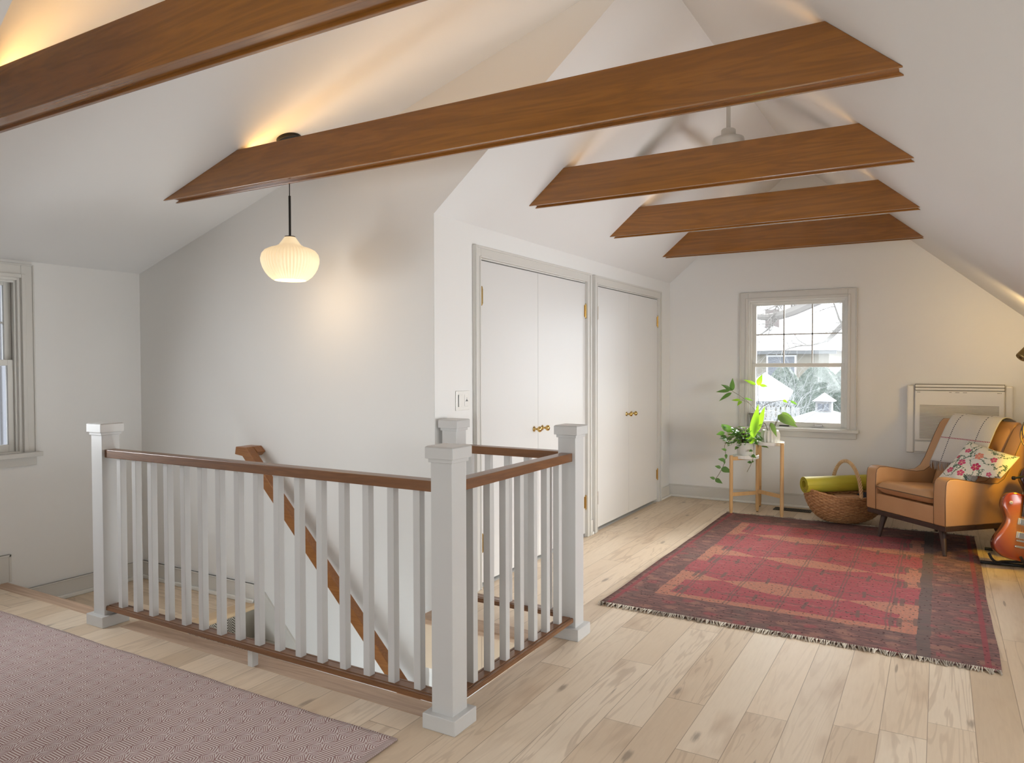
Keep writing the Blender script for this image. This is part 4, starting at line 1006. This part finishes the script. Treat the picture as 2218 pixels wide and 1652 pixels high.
M_FR = mat('throw_fringe', (.42, .40, .385), .95); rnd = random.Random(4)
def fringe_strand(uq):
    p = Vector(thf(uq, 0)); a = rnd.uniform(-.006, .006)
    MB().tube([p, p+Vector((a, -.005, -.03)), p+Vector((a*1.6, .002, -.062-rnd.uniform(0, .012)))], [.0032, .0028, .0018], 5).build('fringe_strand', M_FR, th)
for k in range(44): fringe_strand(k/43)

# embroidered pillow
def pillow_mat():
    m = mat('embroidered_cotton', (.78, .75, .69), .9, spec=.1); g = N(m); x, y, z = g.sep(g.coords())
    w0 = g.noise(g.vec(x, y, 0), 300, 2); c = g.mix(g.m('MULTIPLY', w0, .4), (.80, .775, .71), (.66, .63, .57))
    nn = g.noise(g.vec(x, y, 2.3), 9.5, 1.5, .5, .6); vine = g.m('LESS_THAN', g.m('ABSOLUTE', g.m('SUBTRACT', nn, .5)), .011)
    c = g.mix(g.m('MULTIPLY', vine, .85), c, (.09, .16, .12))
    lv = g.voro(g.vec(x, g.m('MULTIPLY', y, 1.5), 0), 62); nearv = g.m('LESS_THAN', g.m('ABSOLUTE', g.m('SUBTRACT', nn, .5)), .045)
    c = g.mix(g.m('MULTIPLY', g.m('MULTIPLY', g.m('LESS_THAN', lv, .36), nearv), .9), c, (.07, .15, .10))
    FL_ = [(-.115, .105, .022, 0), (-.005, .085, .032, 1), (.10, .095, .024, 0), (-.085, -.005, .029, 0), (.03, -.005, .034, 2), (-.135, -.085, .026, 0), (-.04, -.085, .027, 0), (.065, -.105, .033, 1), (.135, -.02, .018, 0), (-.15, .035, .016, 2)]
    colr = [(.62, .10, .20), (.75, .28, .20), (.52, .05, .13)]
    for (fx_, fy2, r_, k) in FL_:
        dx = g.m('SUBTRACT', x, fx_); dy = g.m('SUBTRACT', y, fy2); d = g.m('SQRT', g.m('ADD', g.m('MULTIPLY', dx, dx), g.m('MULTIPLY', dy, dy)))
        an = g.m('ARCTAN2', dy, dx); cs = g.m('ABSOLUTE', g.m('COSINE', g.m('MULTIPLY_ADD', an, 3.0 if k else 2.5, fx_*40)))
        edge = g.m('MULTIPLY_ADD', cs, .3*r_, .70*r_)
        pet = g.m('LESS_THAN', d, edge); c = g.mix(pet, c, colr[k])
        gap = g.m('MULTIPLY', g.m('LESS_THAN', cs, .20), g.m('MULTIPLY', g.m('LESS_THAN', d, r_*.62), g.m('GREATER_THAN', d, r_*.2))); c = g.mix(g.m('MULTIPLY', gap, .8), c, (.80, .70, .62))
        c = g.mix(g.m('LESS_THAN', d, r_*.17), c, (.78, .55, .30))
    return setc(m, c, g.bump(w0, .3, .002))
TLc = Vector((.194, 6.505, .790)); tv = Vector((.310, -.270, -.077)); lv_ = Vector((-.222, -.166, -.313)); SZ = .20
ex = tv.normalized(); ey = (-lv_ + ex*lv_.dot(ex)).normalized(); ez = ex.cross(ey)
pctr = TLc + (tv + lv_)*.5
def clampp(x, y, z):
    p = pctr + ex*x + ey*y + ez*z
    d = p - CO; c45 = .70710678; u = d.x*c45 - d.y*c45 + .335; v = -(d.x*c45 + d.y*c45) - .30
    top = .56 if v > -.46 else .56+(-.46-v)*1.9
    if p.z < top and u > .606:
        k = u-.606; p = p - Vector((c45, -c45, 0))*k + Vector((0, 0, .12*k))
    q = p - pctr
    return (q.dot(ex), q.dot(ey), q.dot(ez))
def pf(sgn):
    def f_(u, v):
        a = 2*u-1; b = 2*v-1; pin = 1-.07*(1-abs(a))*0-.055*((1-b*b) if abs(a) > .0 else 0)*abs(a)**4
        pin2 = 1-.055*(1-a*a)*abs(b)**4
        x_ = .200*a*pin; y_ = .200*b*pin2
        h = .058*((1-abs(a)**2.6)*(1-abs(b)**2.6))**.55
        return clampp(x_, y_, sgn*h+.003*sin(a*9+b*4))
    return f_
pw = MB().grid(pf(1), 34, 34).grid(pf(-1), 34, 34).build('pillow', pillow_mat(), None, smooth=True)
Mx = Matrix.Identity(4)
for i, a in enumerate((ex, ey, ez)):
    for j in range(3): Mx[j][i] = a[j]
Mx.translation = pctr; pw.matrix_world = Mx
meta(pw, 'white pillow embroidered with pink and coral flowers on the leather armchair', 'pillow')
pp = MB().tube([Vector(pf(0)(u, v)) for u, v in rr(80)], .0035, 6, closed=True).build('pillow_piping', M_CER, None, smooth=True); pp.parent = pw; pp.name = 'piping'

# ------------------------------------------------------------------ guitars, stand, cable
def guitar(name, lab, ctr, tilt, lean, yaw, face, side, hard=True, sc=1.0):
    G = thing(name, ctr, lab, 'guitar', rz=0.0001)
    G.rotation_euler = (lean, tilt, yaw)
    half = [(0, .222), (.03, .218), (.075, .222), (.115, .205), (.137, .168), (.140, .125), (.122, .082), (.108, .045), (.110, .012), (.128, -.035), (.155, -.085), (.166, -.130), (.152, -.175), (.112, -.207), (.055, -.221), (0, -.224)]
    cut = [(0, .222), (.022, .200), (.034, .160), (.052, .135), (.075, .140), (.098, .168), (.118, .170), (.128, .140), (.118, .085), (.106, .045)]+half[7:]
    L_ = [(-x*sc, z*sc) for x, z in half[::-1]]; R_ = [(x*sc, z*sc) for x, z in cut]
    def smoothp(P_, n=4):
        out = []; m_ = len(P_)
        for i in range(m_-1):
            p0, p1, p2, p3 = P_[max(i-1, 0)], P_[i], P_[i+1], P_[min(i+2, m_-1)]
            for k in range(n):
                t = k/n; out.append(tuple(.5*((2*p1[j])+(p2[j]-p0[j])*t+(2*p0[j]-5*p1[j]+4*p2[j]-p3[j])*t*t+(3*p1[j]-p0[j]-3*p2[j]+p3[j])*t**3) for j in (0, 1)))
        return out+[P_[-1]]
    O_ = smoothp(L_)[:-1]+smoothp(R_)[:-1]
    n = len(O_); rings = [(1.0, .028), (1.0, -.020), (.985, -.026), (.93, -.029), (.6, -.034), (.02, -.036)]
    vs = []; fs = []
    vs += [(x*.98, .031, z*.98) for x, z in O_]
    for (k, y) in rings: vs += [(x*k, y, z*k) for x, z in O_]
    for r in range(len(rings)):
        for i in range(n): a = r*n+i; b = r*n+(i+1) % n; fs.append((a, b, b+n, a+n))
    fs.append(tuple(range(n))); fs.append(tuple(len(rings)*n+i for i in range(n-1, -1, -1)))
    MB().add(vs, fs).build('body', face, G, smooth=True)
    FB = mat('rosewood_fretboard', (.05, .028, .02), .45); IV = mat('ivory_inlay', (.7, .66, .55), .4)
    nk = MB(); nk.add([(-.028, -.047, .07), (.028, -.047, .07), (.0215, -.047, .60), (-.0215, -.047, .60), (-.028, -.040, .07), (.028, -.040, .07), (.0215, -.040, .60), (-.0215, -.040, .60)], [(0, 1, 2, 3), (7, 6, 5, 4), (0, 4, 5, 1), (1, 5, 6, 2), (2, 6, 7, 3), (3, 7, 4, 0)])
    fb = nk.build('fretboard', FB, G)
    fz = [.60-(.60+.02)*(1-2**(-k/12)) *1.02 for k in range(1, 23)]
    ft = MB()
    for k, z in enumerate(fz):
        if z > .072: MB().box(-.0255, .0255, -.0482, -.047, z-.0009, z+.0009).build('fret', M_STEEL, fb)
    for k in (3, 5, 7, 9, 12, 15, 17, 19):
        z = (fz[k-1]+fz[k-2])/2
        MB().box(-.014, .014, -.0474, -.0470, z-.006, z+.006).build('inlay', IV, fb)
    nb = MB().tube([(0, -.028, .10), (0, -.030, .22), (0, -.028, .60)], [.024, .022, .020], 12); nb.build('neck', side, G, smooth=True)
    hd = MB().prism([(-.021, .60), (.021, .60), (.040, .66), (.036, .77), (.010, .79), (0, .782), (-.010, .79), (-.036, .77), (-.040, .66)], 'y', -.040, -.022); hd.build('headstock', mat('headstock_black', (.015, .012, .012), .2, coat=.5), G)
    for s_ in (-1, 1):
        for k in range(3):
            z = .66+k*.042; MB().tube([(s_*.022, -.031, z), (s_*.060, -.031, z)], .003, 8).lathe([(.007, -.008), (.009, 0), (.007, .008)], (s_*.064, -.031, z), 12).build('tuning_peg', M_STEEL, G)
    if hard:
        for z in (.035, -.055):
            p_ = MB().box(-.044, .044, -.043, -.033, z-.022, z+.022).build('pickup', IV, G, bevel=.003)
            c_ = MB().box(-.035, .035, -.050, -.043, z-.017, z+.017).build('pickup_cover', M_STEEL, p_, bevel=.003)
            for k in range(6): MB().lathe([(.0022, 0), (.0022, .001)], (0, 0, 0), 8).build('pole_piece', M_ICON, c_).location = (-.026+k*.0104, -.0505, z+.008)
        MB().box(-.041, .041, -.050, -.036, -.098, -.086).lathe([(.007, -.05), (.007, -.036)], (-.041, 0, 0), 10).build('bridge', M_STEEL, G, bevel=.002) if False else MB().box(-.041, .041, -.050, -.036, -.098, -.086).build('bridge', M_STEEL, G, bevel=.003)
        MB().box(-.048, .048, -.050, -.036, -.139, -.124).build('tailpiece', M_STEEL, G, bevel=.005)
        sw_ = MB().lathe([(.011, 0), (.011, .003), (.003, .004), (.0028, .012), (.0045, .017), (.001, .020)], (0, 0, 0), 14); sw_.v = [(a-.095, -.034-c, b+.150) for a, b, c in sw_.v]; sw_.build('toggle_switch', IV, G)
        for (kx, kz) in ((.088, -.075), (.125, -.105), (.075, -.135), (.112, -.165)):
            kn = MB().lathe([(.014, 0), (.012, .014), (.001, .015)], (0, 0, 0), 16); kn.v = [(a+kx, -.032-c, b+kz) for a, b, c in kn.v]; kn.build('control_knob', M_BRASS, G)
    for k in range(6): MB().tube([(-.0265+k*.0106, -.052, -.092), (-.017+k*.0068, -.0505, .60)], .0005, 4).build('string', M_STEEL, G)
    return G
def burst(name, a, b, c_):
    m = mat(name, a, .15, coat=1.0); g = N(m); x, y, z = g.sep(g.coords())
    d = g.m('SQRT', g.m('ADD', g.m('MULTIPLY', g.m('MULTIPLY', x, x), 1.5), g.m('MULTIPLY', z, z)))
    n_ = g.noise(g.vec(g.m('MULTIPLY', x, 3), 0, g.m('MULTIPLY', z, 30)), 2, 2)
    col = g.ramp(d, [(.07, a), (.15, b), (.215, c_)]); back_ = g.m('GREATER_THAN', y, -.024)
    return setc(m, g.mix(back_, g.mix(g.m('MULTIPLY', n_, .25), col, b), (.20, .035, .012)))
M_BURST = burst('sunburst_finish', (.72, .24, .018), (.58, .13, .010), (.32, .035, .008))
M_MAHOG = mat('mahogany_neck', (.16, .035, .018), .25, coat=.6)
M_DKRED = mat('dark_wine_finish', (.030, .008, .012), .18, coat=.8)
guitar('electric_guitar', 'orange sunburst electric guitar on a black floor stand at the right edge', (.487, 5.93, .272), radians(9), radians(-9), radians(18), M_BURST, M_MAHOG)
guitar('electric_guitar', 'dark wine coloured electric guitar standing behind the orange sunburst one', (.632, 6.20, .420), radians(3), radians(-8), radians(14), M_DKRED, M_MAHOG, sc=1.06)
gs = thing('guitar_stand', (.5, 6.0, 0), 'black tubular floor stand holding the orange and the dark guitars', 'guitar stand')
M_RUB = mat('black_rubber', (.015, .015, .016), .7)
MB().tube([(.255, 5.915, .014), (.85, 5.955, .014)], .011, 12).build('front_foot', M_BLACK, gs)
MB().tube([(.30, 6.35, .014), (.90, 6.35, .014)], .011, 12).build('rear_foot', M_BLACK, gs)
MB().tube([(.60, 5.94, .014), (.64, 6.15, .05), (.66, 6.35, .014)], .011, 12).build('spine', M_BLACK, gs)
MB().tube([(.64, 6.13, .045), (.66, 6.16, .60), (.67, 6.17, .88)], .010, 12).build('upright', M_BLACK, gs)
for (hx, hy) in ((.30, 5.87), (.475, 5.86)):
    pts_ = [(.60, 5.97, .035), (hx+.10, hy+.05, .034), (hx+.05, hy+.0, .034), (hx+.02, hy-.02, .055), (hx, hy-.03, .095)]
    MB().tube(bez(pts_, 8), .0085, 10).build('cradle_arm', M_RUB, gs, smooth=True)
MB().tube(bez([(.65, 6.14, .16), (.56, 6.10, .160), (.52, 6.08, .168), (.50, 6.07, .21)], 8), .0085, 10).build('cradle_arm', M_RUB, gs, smooth=True)
MB().tube(bez([(.65, 6.14, .16), (.72, 6.10, .160), (.76, 6.08, .168), (.78, 6.07, .21)], 8), .0085, 10).build('cradle_arm', M_RUB, gs, smooth=True)
MB().tube([(.66, 6.16, .62), (.50, 6.13, .585), (.455, 6.11, .575)], .007, 10).lathe([(.010, -.012), (.014, 0), (.010, .012)], (.452, 6.11, .575), 12).build('neck_rest_arm', M_RUB, gs)
cb = MB()
rnd = random.Random(8); M_CABLE = mat('tan_braided_cable', (.17, .125, .07), .6)
for k in range(4):
    r_ = .108+.014*k-.01*(k % 2); cx_ = .585+.008*k; cz_ = 1.005-r_+.022; cy_ = 5.985+.010*k
    cb.tube([(cx_+r_*.92*cos(t_*2*pi/48), cy_+.018*sin(t_*2*pi/48+k), cz_+r_*sin(t_*2*pi/48)) for t_ in range(48)], .0036, 7, closed=True)
cbo = cb.build('coiled_cable', M_CABLE, None, smooth=True); meta(cbo, 'coiled tan cable hanging beside the guitars above the armchair arm', 'cable')

# ------------------------------------------------------------------ brass floor lamp (heads at the right edge)
M_BR2 = mat('aged_brass', (.36, .255, .10), .38, 1.0)
fl_ = thing('floor_lamp', (1.0, 6.12, 0), 'brass floor lamp with a tubular swivel head at the right edge', 'floor lamp')
MB().lathe([(.13, 0), (.13, .012), (.02, .022), (.012, .03)], (1.0, 6.12, 0), 40).build('base', M_BR2, fl_)
MB().tube([(1.0, 6.12, .02), (1.0, 6.12, 1.375)], .009, 14).build('pole', M_BR2, fl_)
def head(c, d, L, r):
    c = Vector(c); d = Vector(d).normalized(); q = d.to_track_quat('Z', 'Y')
    m_ = MB().lathe([(.012, 0), (.012, -.001), (r*.93, -.001), (r, .005), (r, L), (r-.003, L), (r-.003, .02), (.013, .02)], (0, 0, 0), 36, cap=False)
    m_.v = [tuple(q @ Vector(v)+c) for v in m_.v]; h = m_.build('lamp_head', M_BR2, fl_, smooth=False)
    b_ = MB().lathe([(.001, .0), (.018, .004), (.024, .02), (.018, .04), (.001, .045)], (0, 0, L-.07), 18, cap=False); b_.v = [tuple(q @ Vector(v)+c) for v in b_.v]
    b_.build('bulb', mat('warm_bulb', (1, .8, .5), .4, emit=(1.0, .62, .25), es=30), h, smooth=True); 
    k_ = MB().lathe([(.001, .004), (.012, .004)], (0, 0, 0), 16, cap=False); k_.v = [tuple(q @ Vector(v)+c) for v in k_.v]; k_.build('vent_hole', M_DARK, h)
head((.489, 6.20, 1.405), (.55, .30, .62), .15, .036)
head((.84, 5.86, 1.20), (-.45, .10, -.85), .15, .036)
MB().tube(bez([(1.0, 6.12, 1.36), (.80, 6.22, 1.49), (.575, 6.25, 1.48)], 10), .006, 10).build('arm', M_BR2, fl_, smooth=True)
MB().tube([(1.0, 6.12, 1.32), (.86, 5.88, 1.19)], .006, 10).build('arm', M_BR2, fl_, smooth=True)
def spot(name, loc, d, e, col, ang, blend, rad):
    l = bpy.data.lights.new(name, 'SPOT'); l.energy = e; l.color = col; l.spot_size = radians(ang); l.spot_blend = blend; l.shadow_soft_size = rad
    o = bpy.data.objects.new(name, l); COL.objects.link(o); o.parent = fl_
    o.location = Vector(loc)-Vector((1.0, 6.12, 0)); o.rotation_euler = Vector(d).to_track_quat('-Z', 'Y').to_euler()
spot('lamp_light_down', (.76, 5.88, 1.04), (-.70, .30, -.55), 26, (1.0, .60, .0), 125, .8, .05)
spot('lamp_light_up', (.60, 6.27, 1.56), (.0, .9, .35), 15, (1.0, .68, .28), 150, 1.0, .05)

# ------------------------------------------------------------------ outdoors
M_SNOWR = M_SNOW; M_SID = mat('cream_siding', (.20, .185, .155), .8); M_PANE = mat('far_pane', (.12, .13, .15), .4)
struct('ground_snow', MB().box(-40, 40, -40, 90, -3.4, -3.2), M_SNOW)
def house(name, lab, x0, x1, y0, y1, z0, ze, zr_, wins, ridge='x', ov=.35, ch_=None):
    h = thing(name, ((x0+x1)/2, y0, z0), lab, 'building')
    boxo('wall', M_SID, h, x0, x1, y0, y1, z0, ze)
    xm, ym = (x0+x1)/2, (y0+y1)/2; i_ = min((y1-y0)/2, (x1-x0)/2)
    a = [(x0-ov, y0-ov, ze), (x1+ov, y0-ov, ze), (x1+ov, y1+ov, ze), (x0-ov, y1+ov, ze)]
    if ridge == 'hip': top = [(xm, ym, zr_)]; fs = [(0, 1, 4), (1, 2, 4), (2, 3, 4), (3, 0, 4), (3, 2, 1, 0)]
    else: top = [(x0+i_, ym, zr_), (x1-i_, ym, zr_)]; fs = [(0, 1, 5, 4), (1, 2, 5), (2, 3, 4, 5), (3, 0, 4), (3, 2, 1, 0)]
    MB().add(a+top, fs).build('snowy_roof', M_SNOW, h)
    boxo('eave', mat('eave_grey', (.12, .125, .13), .8), h, x0-ov, x1+ov, y0-ov-.02, y0-ov+.04, ze-.16, ze-.02)
    for (wx, wz, ww, wh) in wins:
        f_ = boxo('window', mat('far_window_frame', (.6, .6, .6), .6), h, wx-ww/2, wx+ww/2, y0-.05, y0+.02, wz-wh/2, wz+wh/2)
        boxo('pane', M_PANE, f_, wx-ww/2+.08, wx+ww/2-.08, y0-.07, y0-.04, wz-wh/2+.08, wz+wh/2-.08)
    if ch_: boxo('chimney', mat('far_brick', (.15, .13, .125), .9), h, ch_[0]-.35, ch_[0]+.35, ch_[1]-.3, ch_[1]+.3, ze, ch_[2])
    return h
house('neighbor_house', 'cream house under a wide snow-covered roof, seen through the upper window panes', -10.2, -4.2, 35, 42, -3.2, 1.95, 3.25, [(-7.9, 1.2, 1.1, 1.1), (-6.2, 1.2, 1.3, 1.1)], ch_=(-7.6, 40.5, 4.2))
house('neighbor_house', 'smaller snow-roofed house behind and right of the cream one', -4.3, -1.6, 44, 49, -3.2, 2.0, 3.2, [(-3.3, 1.3, .9, 1.0)])
house('garden_shed', 'snow-topped shed at the left of the lower window pane', -6.1, -4.75, 26, 29, -3.2, .10, 1.05, [])
gz = thing('cupola_roof', (-2.55, 20, -3.2), 'snowy low roof topped by a small white cupola in the yard', 'building')
boxo('wall', M_SID, gz, -4.8, -.4, 19, 22, -3.2, -.75)
MB().add([(-5.2, 18.4, -.72), (.0, 18.4, -.72), (.0, 22.4, -.72), (-5.2, 22.4, -.72), (-2.55, 20.4, .22)], [(0, 1, 4), (1, 2, 4), (2, 3, 4), (3, 0, 4), (3, 2, 1, 0)]).build('snowy_roof', M_SNOW, gz)
M_CUP = mat('cupola_white', (.24, .24, .24), .6)
cp_ = boxo('cupola', M_CUP, gz, -2.74, -2.36, 20.2, 20.55, .05, .40)
boxo('louver', M_PANE, cp_, -2.68, -2.56, 20.18, 20.21, .16, .34); boxo('louver', M_PANE, cp_, -2.54, -2.42, 20.18, 20.21, .16, .34)
MB().add([(-2.82, 20.12, .40), (-2.28, 20.12, .40), (-2.28, 20.63, .40), (-2.82, 20.63, .40), (-2.55, 20.37, .62)], [(0, 1, 4), (1, 2, 4), (2, 3, 4), (3, 0, 4), (3, 2, 1, 0)]).build('cupola_roof', M_SNOW, cp_)
def evergreen_mat():
    m = mat('frosted_evergreen', (.1, .14, .1), .9); g = N(m); v = g.coords(); n_ = g.noise(v, 5, 4, .7)
    return setc(m, g.ramp(n_, [(.35, (.10, .13, .11)), (.55, (.16, .19, .165)), (.7, (.26, .28, .27))]), g.bump(n_, 1, .3))
M_EVG = evergreen_mat()
rnd = random.Random(21)
def shrub(x, y, w_, h, lab):
    ph = [rnd.uniform(0, 6) for _ in range(4)]
    def f_(u, v):
        a = 2*pi*u; t = v; r = w_*(sin(pi*min(t*.92+.08, 1))**.7)*(1+.10*sin(5*a+ph[0]+t*9)+.08*sin(11*a+ph[1]+t*17)+.06*sin(23*a+t*31))
        return (x+r*cos(a), y+r*sin(a)*.8, -3.2+h*t)
    o = MB().grid(f_, 90, 50, True).build('evergreen_tree', M_EVG, None, smooth=True)
    return meta(o, lab, 'tree', 'frosted evergreens behind the yard')
for i, (x, y, w_, h) in enumerate(((-5.3, 30.5, 1.0, 4.55), (-4.3, 31.2, 1.0, 4.5), (-3.4, 26.5, 1.1, 4.55), (-2.5, 27, 1.1, 4.65), (-1.6, 26, 1.0, 4.5))):
    shrub(x, y, w_, h, ('rearmost frosted evergreen, far left of the hedge behind the shed roof', 'frosted evergreen right beside the snow-topped shed in the hedge', 'frosted evergreen behind the snowy twig bush, middle of the hedge', 'frosted evergreen directly behind the small white cupola', 'frosted evergreen at the right end of the hedge by the window frame')[i])
# bare trees
M_BARK = mat('pale_winter_bark', (.20, .19, .18), .9); M_TWIG = mat('snowy_twig', (.33, .34, .35), .8)
def grow(mb, p, d, r, L, lvl, rnd, bend=.25):
    pts = [Vector(p)]; d = Vector(d).normalized(); n = 6; rs = [r]
    for i in range(n):
        d = (d+Vector((rnd.uniform(-bend, bend), rnd.uniform(-bend, bend)*.5, rnd.uniform(-bend, bend)))).normalized(); pts.append(pts[-1]+d*L/n); rs.append(r*(1-.6*(i+1)/n))
    mb.tube(pts, rs, 6 if r > .03 else 4)
    if lvl:
        for k in range(5):
            i = rnd.randint(2, n); dd = (d+Vector((rnd.uniform(-1, 1), rnd.uniform(-.4, .4), rnd.uniform(-.7, .9)))).normalized()
            grow(mb, pts[i], dd, rs[i]*.6, L*.62, lvl-1, rnd, bend)
rnd = random.Random(31); mb = MB(); rl = random.Random(4)
mb.tube([(.9, 15.5, -3.2), (.7, 15.5, 1.0), (.4, 15.5, 2.6)], [.32, .26, .2], 10)
for (a, b, c, d_) in (((.4, 15.5, 2.6), (-.9, 15.4, 2.75), (-2.0, 15.3, 2.62), (-3.0, 15.2, 2.70)), ((.4, 15.5, 2.6), (-.6, 15.5, 2.35), (-1.2, 15.6, 2.75), (-1.75, 15.7, 3.5)), ((.4, 15.5, 2.4), (-.5, 15.3, 2.05), (-1.4, 15.3, 2.2), (-1.9, 15.4, 1.8)), ((-2.0, 15.3, 2.62), (-2.6, 15.2, 2.35), (-3.1, 15.2, 2.3), (-3.6, 15.2, 2.5))):
    pp_ = bez([a, b, c, d_], 12); nn_ = len(pp_); mb.tube(pp_, [.10*(1-.75*i/nn_)+.01 for i in range(nn_)], 8)
    for k in range(9):
        i = rl.randint(4, nn_-1); grow(mb, pp_[i], (rl.uniform(-1, .3), rl.uniform(-.3, .3), rl.uniform(-.6, 1)), .022, rl.uniform(.4, .9), 2, rl, .35)
bt = mb.build('bare_oak_tree', M_BARK, None); meta(bt, 'bare oak with thick grey limbs crossing the upper window panes', 'tree')
mb = MB()
for k in range(16):
    grow(mb, (-3.05+rl.uniform(-.15, .15), 16.2, -1.0), (rl.uniform(-.55, .65), rl.uniform(-.2, .2), 1), .014, rl.uniform(1.3, 2.1), 2, rl, .28)
mb.tube([(-3.05, 16.2, -3.2), (-3.05, 16.2, -.9)], .05, 8)
bt = mb.build('snowy_bush', M_TWIG, None); meta(bt, 'snow-dusted bush of thin white twigs below the window muntins', 'bush')
mb = MB()
fc = thing('picket_fence', (-4.1, 21.5, -3.2), 'pale vertical board fence at the left of the lower window pane', 'fence')
for k in range(14): boxo('board', M_CUP, fc, -5.1+k*.13, -5.1+k*.13+.08, 21.5, 21.53, -3.2, .15)
boxo('fence_rail', M_CUP, fc, -5.15, -3.25, 21.53, 21.57, -.25, -.15)
def siding():
    m = mat('grey_board_siding', (.10, .11, .13), .7); g = N(m); x, y, z = g.sep(g.pos()); n_ = g.noise(g.vec(0, g.m('MULTIPLY', y, 14), g.m('MULTIPLY', z, .2)), 1, 2)
    s = g.step(g.m('ABSOLUTE', g.m('SUBTRACT', g.m('FRACT', g.m('MULTIPLY', y, 5.0)), .5)), .40, .48)
    return setc(m, g.mix(s, g.mix(n_, (.075, .08, .095), (.17, .18, .21)), (.03, .03, .035)))
nbx = boxo('neighbor_wall', siding(), None, -7.6, -7.3, -2, 9, -3.3, 4.2); meta(nbx, 'dark grey vertical board wall of the next building outside the dormer window', 'building')
